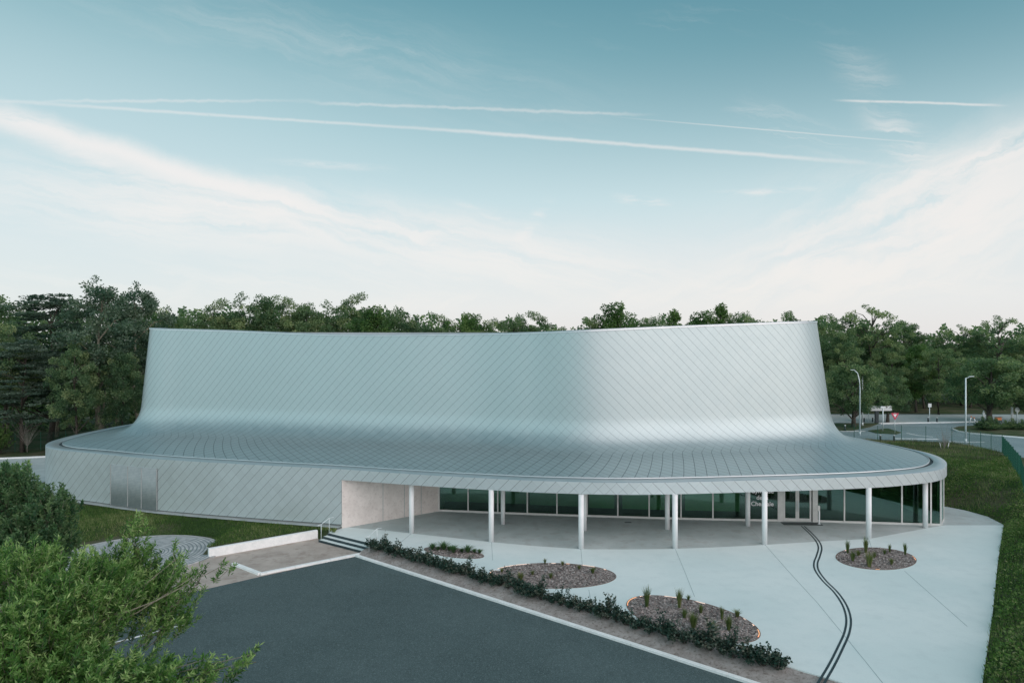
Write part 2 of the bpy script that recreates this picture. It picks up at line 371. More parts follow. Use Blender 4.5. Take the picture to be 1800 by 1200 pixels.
add(band((1090, 350), (1165, 358), .010, .012, (12, 40), (.3, .65), .02), .75)
add(band((905, 430), (955, 365), .014, .02, (12, 30), (.38, .7), .03), .5)
add(band((500, 285), (660, 296), .008, .01, (8, 50), (.35, .7), .05), .35)
add(band((800, 355), (890, 388), .008, .02, (10, 40), (.35, .7), .03), .4)
add(band((-100, 490), (1900, 500), .040, .03, (1.6, 20), (.35, .75), .2), .35)
add(band((400, 560), (1900, 470), .030, .03, (2.0, 22), (.4, .7), .2), .35)
add(band((1560, 215), (1640, 330), .03, .06, (6, 14), (.35, .6), .05), .6)
add(band((1620, 330), (1900, 215), .035, .06, (5, 12), (.15, .5), .08), .95)
add(band((1000, 60), (1400, 30), .03, .05, (3, 9), (.45, .8), .1), .2)
add(band((560, 370), (800, 400), .02, .03, (5, 20), (.4, .7), .08), .35)
add(band((200, 640), (420, 410), .02, .03, (5, 20), (.4, .7), .08), .2)
# vapour trails
add(band((40, 180), (800, 230), .0032, 0, (30, 100), (.1, .4), .16, .0026), .42)
add(band((790, 229), (1470, 283), .0042, 0, (30, 100), (.05, .35), .10, .0034), .52)
add(band((60, 178), (470, 177), .0030, .004, (24, 90), (.05, .45), .10, .007), .34)
add(band((560, 181), (1110, 201), .0034, .002, (24, 90), (.05, .45), .05, .007), .34)
add(band((1165, 213), (1580, 248), .0014, 0, None, (0, 1), .10, .0008), .40)
add(band((1485, 177), (1748, 185), .0024, 0, (24, 90), (.1, .4), .02, .0022), .6)
c = g.mix(acc, grad, lin(244, 240, 237))
c = g.mix(1.0, c, (.80, .797, .793, 1), 'MULTIPLY')
# cool fill light added behind the viewer; warm afterglow behind and to the right
sd = Vector((math.sin(R(SUN_AZ)), math.cos(R(SUN_AZ)), math.tan(R(SUN_EL)))).normalized()
c = g.mix(g.m('MULTIPLY', g.m('MULTIPLY', g.rng(dy, .1, -.45), .8), g.rng(dz, .85, .35)), c, (.88, 1.15, 1.18, 1))
glow = g.m('POWER', g.rng(g.dot(d, sd), .1, 1.0), 1.2)
glow = g.m('MULTIPLY', glow, g.rng(dy, .3, -.2))
c = g.mix(glow, c, (1.42, 1.28, 1.31, 1))
# physically based sky mixed in
sky = g.node('ShaderNodeTexSky', sky_type='NISHITA'); sky.sun_disc = False; sky.sun_elevation = R(SUN_EL); sky.sun_rotation = R(SUN_AZ)
skyc = g.mix(1.0, sky.outputs[0], (.09, .10, .10, 1), 'MULTIPLY')
c = g.mix(.08, c, skyc)
c = g.mix(g.rng(dz, -.01, -.08), c, (.10, .12, .10, 1))
bg = g.node('ShaderNodeBackground'); g.put(bg.inputs[0], c); bg.inputs[1].default_value = 1.0
ow = g.node('ShaderNodeOutputWorld'); w.node_tree.links.new(bg.outputs[0], ow.inputs[0])
w.cycles.sampling_method = 'MANUAL'; w.cycles.sample_map_resolution = 512
sl = bpy.data.lights.new('sun', 'SUN'); sl.energy = .5; sl.angle = R(70); sl.color = (1, .88, .82)
so = bpy.data.objects.new('sun', sl); col.objects.link(so)
so.rotation_euler = (-Vector((sd.x, sd.y, math.tan(R(24))))).normalized().to_track_quat('-Z', 'Y').to_euler()

# ------------------------------------------------------------------ camera
cam = bpy.data.cameras.new('camera'); co_ = bpy.data.objects.new('camera', cam); col.objects.link(co_)
cam.lens = 24; cam.sensor_width = 36; cam.clip_end = 5000; cam.clip_start = .3
co_.location = (0, 0, CH); co_.rotation_euler = (R(90), 0, 0); scn.camera = co_
scn.view_settings.view_transform = 'Standard'; scn.view_settings.look = 'None'; scn.view_settings.exposure = .36; scn.view_settings.gamma = 1
scn.cycles.max_bounces = 6; scn.cycles.transparent_max_bounces = 8; scn.cycles.caustics_reflective = False; scn.cycles.caustics_refractive = False

# ------------------------------------------------------------------ terrain
ZF = .12      # forecourt level
ZL = -.28     # car park level
LOW = [(-90, 30), (-28, 40), (-25, 43.2), (-19, 43.2), (-17.65, 39.2), (-12.5, 43.1), (-11.6, 42.75), (-7.58, 39.7), (8.57, 26.3), (22, 15.1), (22, -30), (-90, -30)]
EDGE = [(2, 2), (9, 14), (16.4, 23.8), (20.9, 29.7), (26.0, 36.55), (31.9, 44.3), (32.3, 46.4), (31.9, 48.1), (31.1, 49.4), (31.1, 56), (31.5, 90)]
FEN = [(20, 20), (29, 36), (35.6, 47.5), (49.4, 68.8), (50.0, 71), (50.6, 73.5), (51.2, 76.4), (50.9, 79), (48.8, 80.5), (46.2, 81), (43.6, 81.4), (42.0, 83.6), (40.5, 86)]
def segdist(X, Y, poly, close=False):
    best = np.full(X.shape, 1e9); sgn = np.ones(X.shape); pp = poly + [poly[0]] if close else poly
    for (ax, ay), (bx, by) in zip(pp[:-1], pp[1:]):
        ex, ey = bx - ax, by - ay; L2 = ex * ex + ey * ey
        t = np.clip(((X - ax) * ex + (Y - ay) * ey) / L2, 0, 1)
        dd = np.hypot(X - ax - t * ex, Y - ay - t * ey); s = (X - ax) * ey - (Y - ay) * ex
        k = dd < best; best = np.where(k, dd, best); sgn = np.where(k, np.sign(s), sgn)
    return best, sgn
def inside(X, Y, poly):
    r = np.zeros(X.shape, bool); n = len(poly)
    for i in range(n):
        x1, y1 = poly[i]; x2, y2 = poly[(i + 1) % n]
        c = ((y1 > Y) != (y2 > Y)) & (X < (x2 - x1) * (Y - y1) / (y2 - y1 + 1e-12) + x1); r ^= c
    return r
def wavy(X, Y, s, k=0):
    return np.sin(X * s + k) * np.cos(Y * s * 1.17 + k * 1.7) + .5 * np.sin(X * s * 2.3 + Y * s * 1.9 + k)
def height(X, Y):
    X = np.asarray(X, float); Y = np.asarray(Y, float)
    h = np.where(X < -11, .18, 0.0)
    h = h * np.clip((70 - Y) / 12, 0, 1)
    low = inside(X, Y, LOW); dl, _ = segdist(X, Y, LOW, True)
    soft = np.clip(dl / 1.6, 0, 1); soft = soft * soft * (3 - 2 * soft)
    out = np.where(X < -17.6, -.34 + (h + .34) * soft, h)
    h = np.where(low, -.34, out)
    de, se = segdist(X, Y, EDGE); right = (se > 0) & (X > 3)
    df, sf = segdist(X, Y, FEN)
    top = np.interp(Y, [20, 47, 69, 80, 90], [2.1, 2.1, .75, .2, 0])
    bank = np.minimum(.05 + .42 * np.maximum(de - .05, 0), top) + .05 * wavy(X, Y, .9) * np.clip(de / 2, 0, 1)
    outside = sf > 0
    bank = np.where(outside, np.minimum(bank, np.maximum(top - df * .55, -.02)), bank)
    h = np.where(right & (Y < 92), np.maximum(bank, -.02), h)
    return h
xs = np.concatenate([np.array([-1500, -700, -350, -200, -130, -90]), np.arange(-70, 70.01, .35), np.array([90, 130, 200, 350, 700, 1500])])
ys = np.concatenate([np.array([-300, -100, -30, 0]), np.arange(8, 92, .35), np.array([100, 115, 130, 160, 220, 350, 700, 2500])])
Yg, Xg = np.meshgrid(ys, xs); Zg = height(Xg, Yg)
tag(grid_mesh('ground', np.stack([Xg, Yg, Zg], -1), m=M['ground']), kind='structure')

def structure(mb, name, m, **k): return tag(mb.build(name, m, **k), kind='structure')
GU = Vector((.769, -.639)); GN = Vector((.639, .769))       # along the kerb / towards the forecourt
KA = Vector(P(622, 977, ZL)); KB = KA + GU * 36
PA = Vector((-7.58, 39.7)); PB = PA + GU * 27
# forecourt
pl = [(-11.4, 42.4), (-11.4, 43.7), (-11.0, 54), (30.6, 54), (31.1, 49.4), (31.9, 48.1), (32.3, 46.4), (31.9, 44.3), (26.0, 36.55), (20.9, 29.7), (16.4, 23.8), (14.2, 20.9), tuple(PB), tuple(PA)]
mb = MB(); mb.prism(pl, -.3, ZF); plaza = structure(mb, 'forecourt_paving', M['plaza'])
def strip_mb(pts, wd, z0, z1, mb=None):
    mb = mb or MB(); pts = [Vector(p) for p in pts]; vs = []
    for i, p in enumerate(pts):
        t = (pts[min(i + 1, len(pts) - 1)] - pts[max(i - 1, 0)]).normalized(); n = Vector((-t.y, t.x)) * wd / 2
        vs += [(p.x - n.x, p.y - n.y, z0), (p.x + n.x, p.y + n.y, z0), (p.x + n.x, p.y + n.y, z1), (p.x - n.x, p.y - n.y, z1)]
    fs = []
    for i in range(len(pts) - 1):
        a, b_ = 4 * i, 4 * i + 4
        for k in range(4): fs.append((a + k, a + (k + 1) % 4, b_ + (k + 1) % 4, b_ + k))
    fs += [(0, 1, 2, 3), tuple(4 * (len(pts) - 1) + k for k in (3, 2, 1, 0))]
    return mb.add(vs, fs)
JW = .022
joints = [[(884, 921), (864, 952), (866, 984)], [(1028, 932), (1021, 963), (1024, 998)], [(1035, 1036), (1043, 1078)],
          [(1173, 930), (1186, 962), (1204, 1005), (1221, 1048)], [(1315, 925), (1344, 956), (1390, 1008), (1437, 1059), (1520, 1160), (1552, 1200)],
          [(1665, 922), (1764, 922.5)], [(724, 936), (700, 957)], [(1527, 946), (1532, 962)], [(1590, 1003), (1700, 1100)]]
for j in joints:
    strip_mb([P(x, y, ZF) for x, y in j], JW, ZF - .02, ZF + .005).build('joint', M['joint'], plaza)
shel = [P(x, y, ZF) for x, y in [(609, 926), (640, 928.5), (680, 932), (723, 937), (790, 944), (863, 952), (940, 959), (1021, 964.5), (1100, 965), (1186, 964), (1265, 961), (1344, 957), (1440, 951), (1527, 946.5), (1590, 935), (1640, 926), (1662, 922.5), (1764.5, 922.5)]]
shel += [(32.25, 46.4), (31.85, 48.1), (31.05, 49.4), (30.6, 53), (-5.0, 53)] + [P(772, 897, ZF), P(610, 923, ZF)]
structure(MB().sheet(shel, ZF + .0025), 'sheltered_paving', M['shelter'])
# car park and pavings at the lower level
asp = [tuple(KA - GN * .02), P(457, 1013, ZL), P(330, 1042, ZL), (-19, 31), (-30, 27.5), (-80, 20), (-80, -20), (30, -20), tuple(KB)]
structure(MB().prism(asp, -.5, ZL), 'car_park', M['asphalt'])
sand = [(-17.4, 38.7), (-12.15, 42.6), (-11.75, 41.95), (-8.1, 39.35), tuple(KA), P(457, 1013, ZL), P(330, 1042, ZL), (-19, 31), (-30, 27.6), (-27, 35), (-22.5, 38.2)]
structure(MB().prism(sand, -.5, ZL + .006), 'sand_path', M['sand'])
# soil bed between kerb and forecourt
mb = MB(); n = 90; vs = []; fs = []
for i in range(n + 1):
    t = i / n * 34.0
    for k in range(6):
        q = k / 5; a = KA + GN * .17 + GU * t; wdt = 1.36; p = a + GN * (q * wdt)
        z = ZL + .05 + (ZF - .03 - ZL - .05) * q ** .7 + random.uniform(-.02, .02) * (0 < k < 5)
        vs.append((p.x, p.y, z))
for i in range(n):
    for k in range(5): fs.append((i * 6 + k, (i + 1) * 6 + k, (i + 1) * 6 + k + 1, i * 6 + k + 1))
mb.add(vs, fs); structure(mb, 'soil_bed', M['soil'], smooth=True)
# kerbs
def kerb(a, b_, wd, z1, label, m='kerb', seg=2.0):
    a = Vector(a); b_ = Vector(b_); L = (b_ - a).length; t = (b_ - a).normalized(); k = MB(); s = 0
    while s < L - .01:
        e = min(s + seg, L); k.beam(a + t * (s + .006), a + t * (e - .006), wd, -.5, z1); s = e
    o = k.build('kerb', M[m], bevel=.012)
    return tag(o, label, 'kerb')
kerb(KA + GN * .08, KB + GN * .08, .20, ZL + .10, 'long white concrete kerb between the car park asphalt and the shrub bed')
K2 = Vector(P(457, 1010, ZL)); K3 = Vector(P(410, 992, ZL))
kerb(KA + GN * .02 + Vector((.45, .33)), K2, .22, ZL + .11, 'white kerb along the near edge of the sandy terrace by the asphalt')
kerb(K2, K3, .24, ZL + .12, 'short white kerb closing the left end of the sandy terrace')
# low retaining wall
a = Vector((-17.3, 38.9)); b_ = Vector((-12.2, 42.75)); t = (b_ - a).normalized()
tag(MB().beam(a, b_, .26, -.5, .22).build('retaining_wall', M['kerb'], bevel=.015), 'low white retaining wall between the lawn and the sandy terrace', 'wall')
# steps
st = empty('entrance_steps', (-9.6, 41, 0), 0, 'three pale steps with dark risers leading up to the forecourt', 'steps')
SA = Vector((-11.45, 42.4)); SB = Vector((-7.6, 39.68)); su = (SB - SA).normalized(); sn = Vector((-su.y, su.x)); sn = sn if sn.y < 0 else -sn
def par(o, p):
    o.parent = p; o.matrix_parent_inverse = Matrix.Translation(-Vector(p.location)) @ Matrix.Identity(4); return o
rise = (ZF - ZL) / 3
for k in range(3):
    zt = ZF - k * rise
    o0, o1 = (k * .34 - .5 if k == 0 else (k - 1) * .34), k * .34
    if k > 0:
        q = [SA + sn * ((k - 1) * .34 + .03), SB + sn * ((k - 1) * .34 + .03), SB + sn * (k * .34), SA + sn * (k * .34)]
        par(MB().prism(q, -.4, zt).build('tread', M['plaza']), st)
    q = [SA + sn * (k * .34), SB + sn * (k * .34), SB + sn * (k * .34 + .028), SA + sn * (k * .34 + .028)]
    par(MB().prism(q, zt - rise + .0015, zt + .004).build('riser', M['nosing']), st)
def handrail(base, lab, h=.95):
    r = empty('handrail', (base.x, base.y, ZL), 0, lab, 'handrail')
    e1 = base + sn * .0; e2 = base + sn * .62
    z1, z2 = ZF + h, ZF - rise * 2 + h
    f = lambda p, z: (p.x - base.x, p.y - base.y, z - ZL)
    MB().tube([f(e1 - sn * .35, z1 - .02), f(e1, z1), f(e2, z2), f(e2 + sn * .3, z2 - .02)], .02, 8).build('rail', M['galv'], r, True)
    MB().tube([f(e1, ZF), f(e1, z1)], .018, 8).build('post', M['galv'], r, True)
    MB().tube([f(e2, ZL + rise - .05), f(e2, z2)], .018, 8).build('post', M['galv'], r, True)
handrail(SA + su * .15, 'thin steel handrail at the lawn side of the entrance steps')
handrail(SB - su * .35, 'thin steel handrail at the shrub bed side of the entrance steps')
# grooved round paving
o = MB().prism([(4.3 * math.cos(a), 3.6 * math.sin(a)) for a in np.linspace(0, 2 * math.pi, 49)[:-1]], -.2, .03)
o = o.build('grooved_paving', M['groove']); o.location = (-21.4, 39.4, ZL + .02); tag(o, kind='structure')
rim = MB(); pts = [(-21.4 + 4.42 * math.cos(a), 39.4 + 3.72 * math.sin(a)) for a in np.linspace(R(-10), R(200), 40)]
tag(strip_mb(pts, .14, -.4, ZL + .06, rim).build('kerb', M['plinth']), 'curved pale kerb round the grooved circular paving by the lawn', 'kerb')
# parking marks under the tree
for i, (p, q) in enumerate([((85, 1168), (165, 1146)), ((190, 1132), (330, 1095)), ((60, 1120), (220, 1085))]):
    pa, pb = Vector(P(*p, ZL)), Vector(P(*q, ZL))
    tag(MB().beam(pa, pb, .14, ZL - .01, ZL + .004).build('parking_line', M['white_paint']), kind='structure')
# left path behind the building end
structure(MB().prism([(-58, 67.2), (-51.5, 68.3), (-47, 69.5), (-39, 70.5), (-39.4, 55), (-37, 51), (-42, 50), (-54, 56)], -.2, .215), 'footpath', M['path'])
tag(strip_mb([(-60, 66.9), (-51.5, 68.5), (-47, 69.7), (-39, 70.8)], .25, 0, .34).build('kerb', M['kerb']), 'pale kerb behind the left end of the building in front of the dark fence', 'kerb')
tag(strip_mb([P(1668, 807, .3), P(1690, 801, .35), P(1712, 799, .35), P(1722, 799.5, .4)], .22, -.2, .62).build('kerb', M['kerb']), 'short pale kerb crossing the grass just behind the right end of the roof', 'kerb')
tag(strip_mb([P(1745, 799, .7), P(1762, 799.5, .7)], .3, -.2, .82).build('kerb', M['kerb']), 'tiny pale kerb stub in the grass at the foot of the fence corner', 'kerb')
# far roads
structure(MB().prism([(36, 88.5), (42.5, 84.2), (49.5, 82.2), (52.3, 80.3), (53.2, 77), (52.8, 70), (45, 53), (38, 41), (60, 30), (160, 50), (160, 111), (40, 113)], -.3, .03), 'road', M['road'])
structure(MB().prism([P(1462, 744, .05), P(1545, 744, .05), P(1530, 750, .05), P(1500, 756, .05), P(1462, 757, .05)], -.2, .11), 'verge', M['ground'])
structure(MB().prism([P(1526, 757, .05), P(1560, 753, .05), P(1584, 760, .05), P(1576, 763, .05), P(1540, 761, .05)], -.2, .11), 'verge', M['ground'])
isl = [P(1673, 753, .1), P(1684, 757.5, .1), P(1706, 761, .1), P(1740, 764, .1), P(1790, 768, .1), P(1900, 776, .1), P(1960, 746, .1), P(1800, 744, .1), P(1720, 747.5, .1), P(1686, 749, .1)]
structure(MB().prism(isl, -.2, .13), 'traffic_island', M['ground'])
tag(strip_mb(isl[:6], .22, 0, .17).build('kerb', M['kerb']), 'curved pale kerb round the grassy traffic island beyond the fence', 'kerb')
structure(strip_mb([P(1573, 770.5, .03), P(1650, 771.5, .03)], .9, .0, .034), 'road_marking', M['white_paint'])
structure(strip_mb([P(1594, 761, .03), P(1615, 765, .03), P(1640, 767.5, .03)], .3, .0, .034), 'road_marking', M['white_paint'])
structure(strip_mb([P(1664, 775.5, .03), P(1700, 776.5, .03), P(1730, 777, .03)], .5, .0, .034), 'road_marking', M['white_paint'])
structure(strip_mb([P(1478, 757.5, .03), P(1520, 757.5, .03)], .7, .0, .034), 'road_marking', M['white_paint'])
tag(strip_mb([P(1545, 744.5, .03), P(1600, 743.5, .03), P(1660, 742.5, .03), P(1720, 741, .03)], .8, 0, .13).build('kerb', M['kerb']), 'long pale kerb on the far side of the road below the trees', 'kerb')
structure(MB().prism([(46, 112), (160, 110), (160, 98), (93, 99.5), (75, 101.5), (58, 100.6), (46, 101)], -.2, .045), 'pavement', M['path'])

# ------------------------------------------------------------------ the building
S = [  # lip (x,y) | foot of the hall wall (x,y) | rim (x,y,z)
 ((-37.5, 67), (-31.6, 68), (-30.9, 68, 13.1)), ((-37.9, 62), (-31.65, 62.5), (-30.95, 62.5, 13.1)), ((-37.8, 57.6), (-31.6, 58.8), (-30.9, 59.2, 13.12)),
 ((-36.9, 54.1), (-31.1, 56.9), (-30.5, 57.5, 13.08)), ((-34.7, 51.6), (-29.6, 56.0), (-29.4, 56.9, 13.04)), ((-30.05, 49.5), (-26.9, 55.6), (-27, 56.5, 12.98)),
 ((-24.25, 47.1), (-22.8, 54.75), (-23.2, 55.8, 12.87)), ((-16.5, 44.9), (-17.5, 53.3), (-17.8, 54.4, 12.66)), ((-11.06, 43.5), (-12.9, 52.1), (-13.2, 53.2, 12.52)),
 ((-5.96, 41.8), (-8, 50.9), (-8.2, 51.9, 12.5)), ((-.98, 40.4), (-2.9, 49.7), (-2.9, 50.7, 12.56)), ((2.71, 39.6), (1.0, 48.2), (1.0, 49.2, 12.62)),
 ((7.6, 39.25), (5.6, 46.85), (5.4, 47.6, 12.78)), ((14.7, 40), (11.9, 47.55), (12, 48.6, 13.07)), ((20.2, 40.8), (17, 48.5), (17, 49.5, 13.27)),
 ((23.8, 41.7), (20.7, 49.5), (20.6, 50.5, 13.42)), ((27.0, 43.2), (23.2, 50.7), (22.6, 51.7, 13.49)), ((29.1, 45.7), (24.8, 52.6), (23.75, 53.2, 13.53)),
 ((30.2, 48.8), (25.4, 55.0), (24.1, 55.0, 13.55)), ((30.0, 52), (25.5, 58), (24.2, 58, 13.5)), ((29.3, 56), (25.2, 62), (24.1, 62, 13.4)), ((28, 61.5), (24.7, 67), (23.8, 67, 13.3)),
 ((26.6, 68), (24, 72), (23, 72, 13.2)), ((24, 76), (21.6, 77.6), (21, 77, 13.1)), ((15, 83), (15, 80.8), (15, 80, 13)), ((0, 86), (0, 82), (0, 81, 13)), ((-15, 86), (-15, 82), (-15, 81, 13)),
 ((-28, 82.5), (-26.5, 79.8), (-26.3, 79, 13)), ((-35.5, 76), (-30.6, 74.8), (-30, 74.5, 13.05))]
def catmull(Pt, sub):
    Pt = np.array(Pt, float); n = len(Pt); out = []
    for i in range(n):
        p0, p1, p2, p3 = Pt[i - 1], Pt[i], Pt[(i + 1) % n], Pt[(i + 2) % n]
        for k in range(sub):
            t = k / sub
            out.append(.5 * ((2 * p1) + (-p0 + p2) * t + (2 * p0 - 5 * p1 + 4 * p2 - p3) * t * t + (-p0 + 3 * p1 - 3 * p2 + p3) * t ** 3))
    return np.array(out)
SUB = 24
Lc = catmull([s[0] for s in S], SUB); Cc = catmull([s[1] for s in S], SUB); Tc = catmull([s[2] for s in S], SUB); NS = len(Lc)
def arclen(A):
    d_ = np.linalg.norm(np.roll(A, -1, 0) - A, axis=1); return np.concatenate([[0], np.cumsum(d_)])[:-1]
uL = arclen(Lc); uC = arclen((Cc * .7 + Lc * .3)); 
ZB, ZT, ZC = 3.2, 3.88, 4.65
iC = int(np.argmin(np.where(Cc[:, 1] < 60, abs(Cc[:, 0] - 3.5), 99))); iL = int(np.argmin(np.where(Lc[:, 1] < 46, abs(Lc[:, 0] - 5.0), 99)))
M['clad'] = cladding('wall_shingles', float(uC[iC])); M['clad_low'] = cladding('facade_shingles', float(uL[iL]), .70, metal=.5, rough=.45, base=(.57, .645, .665, 1))
bld = empty('sports_hall', (0, 55, 0), 0, 'large sports hall with swept diamond shingled metal walls and a glazed canopy', 'building')
def B(o):
    return par(o, bld)
# closing the loop explicitly so that UVs do not wrap
def loop(A): return np.concatenate([A, A[:1]], 0)
Ll, Cl, Tl = loop(Lc), loop(Cc), loop(Tc); uLl = np.append(uL, uL[-1] + np.linalg.norm(Lc[0] - Lc[-1])); uCl = np.append(uC, uC[-1] + .5)
dirn = Cl - Ll; dl_ = np.linalg.norm(dirn, axis=1, keepdims=True); dirn = dirn / dl_
def ringz(A, z): return np.concatenate([A, np.full((len(A), 1), z)], 1) if np.isscalar(z) else np.concatenate([A, np.asarray(z)[:, None]], 1)
R0 = ringz(Ll + dirn * 1.12, 3.93); CC = ringz(Cl, ZC); TT = Tl
aD = np.minimum(2.1, .5 * np.linalg.norm(CC - R0, axis=1)); vRC = (CC - R0); lRC = np.linalg.norm(vRC, axis=1, keepdims=True); vRC = vRC / lRC
vCT = TT - CC; lCT = np.linalg.norm(vCT, axis=1, keepdims=True); vCT = vCT / lCT
B0 = CC - vRC * aD[:, None]; B2 = CC + vCT * 2.1
prof = []
for k in range(9): prof.append(R0 + (B0 - R0) * (k / 9))
for k in range(18):
    t = k / 18; prof.append(B0 * (1 - t) ** 2 + CC * 2 * t * (1 - t) * 1 + B2 * t * t)
for k in range(13): prof.append(B2 + (TT - B2) * (k / 12))
prof = np.stack(prof, 1)
vl = np.concatenate([np.zeros((len(prof), 1)), np.cumsum(np.linalg.norm(np.diff(prof, axis=1), axis=2), 1)], 1)
# rows anchored so that the pattern is continuous: distance measured from the foot of the wall
anchor = vl[:, 18:19]; vv = vl - anchor; vv = np.where(vv < -1.2, -1.2 + (vv + 1.2) * .55, vv)
UV = np.stack([np.repeat(uCl[:, None], prof.shape[1], 1), vv], -1)
B(grid_mesh('wall_shell', prof, UV, m=M['clad']))
# rim capping and flat roof inside
rimm = [TT + np.array([0, 0, .004]), TT + np.array([0, 0, .05])]
cen = np.array([-3, 66, 0]); inn = TT - cen; inn[:, 2] = 0; inn = inn / np.linalg.norm(inn, axis=1, keepdims=True)
outb = TT + inn * .05
rg = np.stack([outb - np.array([0, 0, .09]), outb + np.array([0, 0, .06]), TT - inn * .35 + np.array([0, 0, .06]), TT - inn * .35 - np.array([0, 0, .7])], 1)
B(grid_mesh('rim_capping', rg, m=M['coping'], smooth=False))
mb = MB(); tp = (TT - inn * .34)[:-1][::6]; mb.add([(p[0], p[1], p[2] - .6) for p in tp] + [(-3, 66, 12.4)], [(i, (i + 1) % len(tp), len(tp)) for i in range(len(tp))]); B(mb.build('roof', M['gutter']))
# coping, gutter, roof edge trim
cp = np.stack([ringz(Ll, ZT), ringz(Ll + dirn * .03, ZT + .03), ringz(Ll + dirn * .86, ZT + .05), ringz(Ll + dirn * .86, ZT - .08)], 1)
UVc = np.stack([np.repeat(uLl[:, None], 4, 1), np.repeat(np.array([[ZT, ZT + .03, ZT + .9, ZT + 1]]), len(Ll), 0)], -1)
B(grid_mesh('coping', cp, UVc, m=M['coping'], smooth=False))
gt = np.stack([ringz(Ll + dirn * .85, ZT - .07), ringz(Ll + dirn * 1.12, ZT - .07), ringz(Ll + dirn * 1.12, ZT + .05)], 1)
B(grid_mesh('gutter', gt, m=M['gutter'], smooth=False))
te = np.stack([ringz(Ll + dirn * 1.095, ZT + .02), ringz(Ll + dirn * 1.095, ZT + .075), ringz(Ll + dirn * 1.15, ZT + .085)], 1)
B(grid_mesh('roof_edge', te, m=M['coping'], smooth=False))
# band and solid wall
def near(A, x, y): return int(np.argmin((A[:, 0] - x) ** 2 + (A[:, 1] - y) ** 2))
iw = near(Lc, -10.75, 43.4)           # where the solid wall ends and the canopy starts
ie = near(Lc, 29.6, 54.5)
def wallgrid(ids, z0, z1, n, name, off=0):
    A = Ll[ids]; U = uLl[ids]; zs = np.linspace(z0, z1, n)
    Gd = np.stack([ringz(A, z) for z in zs], 1); uv = np.stack([np.repeat(U[:, None], n, 1), np.repeat(zs[None], len(A), 0)], -1)
    return B(grid_mesh(name, Gd, uv, m=M['clad_low']))
wallgrid(np.arange(iw, ie + 1), ZB, ZT, 3, 'canopy_fascia')
wallgrid(np.arange(0, iw + 1), .36, ZT, 5, 'shingled_wall')
wallgrid(np.arange(ie, NS + 1), .36, ZT, 5, 'shingled_wall')
wi = np.concatenate([np.arange(ie, NS), np.arange(0, iw + 1)])
A = Lc[wi]; cv = np.array([-3., 62.]); nn = cv - A; nn /= np.linalg.norm(nn, axis=1, keepdims=True)
B(grid_mesh('plinth', np.stack([ringz(A + nn * .14, -.3), ringz(A + nn * .14, .37)], 1), m=M['plinth'], smooth=False))
B(grid_mesh('shadow_gap', np.stack([ringz(A + nn * .13, .29), ringz(A + nn * .13, .38), ringz(A + nn * .0, .361)], 1), m=M['gutter'], smooth=False))
# gravel strip along the wall foot
gs = np.arange(0, iw + 1); A2 = Lc[gs]; n2 = -nn[-len(gs):]
structure_o = grid_mesh('gravel_strip', np.stack([ringz(A2 - n2 * .2, .24), ringz(A2 + n2 * .42, .235)], 1), m=M['path'], smooth=False); tag(structure_o, kind='structure')
# soffit
sp = [(x, y) for x, y in Lc[::4]]
B(MB().sheet(sp, ZB + .002).build('soffit', M['soffit']))
# recess side wall
c0 = Vector((float(Lc[iw][0]), float(Lc[iw][1]))); G0 = Vector(P(772, 898, ZF))
tt = (G0 - c0).normalized(); nr = Vector((-tt.y, tt.x)); 
B(MB().prism([c0 + tt * .02, G0, G0 + nr * .3, c0 + tt * .02 + nr * .3], 0, ZB).build('recess_wall', M['concrete_pink']))
for f_ in (.40, .62, .80):
    p = c0 + (G0 - c0) * f_
    B(MB().beam(p - tt * .012 - nr * .006, p + tt * .012 - nr * .006, .02, ZF, ZB - .01).build('wall_joint', M['joint']))
# glazing
gl_nodes = [(772, 898), (823, 900), (875, 902.3), (927, 904), (979, 906), (1032, 907.6), (1086, 909.3), (1141, 911), (1197, 912.5), (1253, 913.8), (1311, 914.8), (1368, 915.6),
            (1436, 916.8), (1484, 918.4), (1530, 919.7), (1585, 921.5), (1636, 922.8), (1654, 923.5)]
gp = [Vector(P(x, y, ZF)) for x, y in gl_nodes]
gp += [Vector((28.75, 45.5)), Vector((29.45, 47.2)), Vector((29.8, 49.0)), Vector((29.7, 51.5)), Vector((29.45, 54.3))]
def bar(a, b_, wd, z0, z1, mb): return mb.beam(a, b_, wd, z0, z1)
for i in range(len(gp) - 1):
    a, b_ = gp[i], gp[i + 1]; t = (b_ - a).normalized(); f = MB()
    if i == 11: continue
    f.beam(a + t * .0, b_, .07, ZF, ZF + .13); f.beam(a, b_, .07, ZB - .1, ZB)
    f.beam(a - t * .045, a + t * .045, .10, ZF, ZB - .001)
    if i in (10, len(gp) - 2): f.beam(b_ - t * .045, b_ + t * .045, .104, ZF + .001, ZB - .002)
    fr_ = B(f.build('window_frame', M['frame']))
    pn = MB().beam(a + t * .04, b_ - t * .04, .02, ZF + .12, ZB - .09).build('pane', M['glass']); pn.parent = fr_
    pn.matrix_parent_inverse = Matrix.Identity(4)
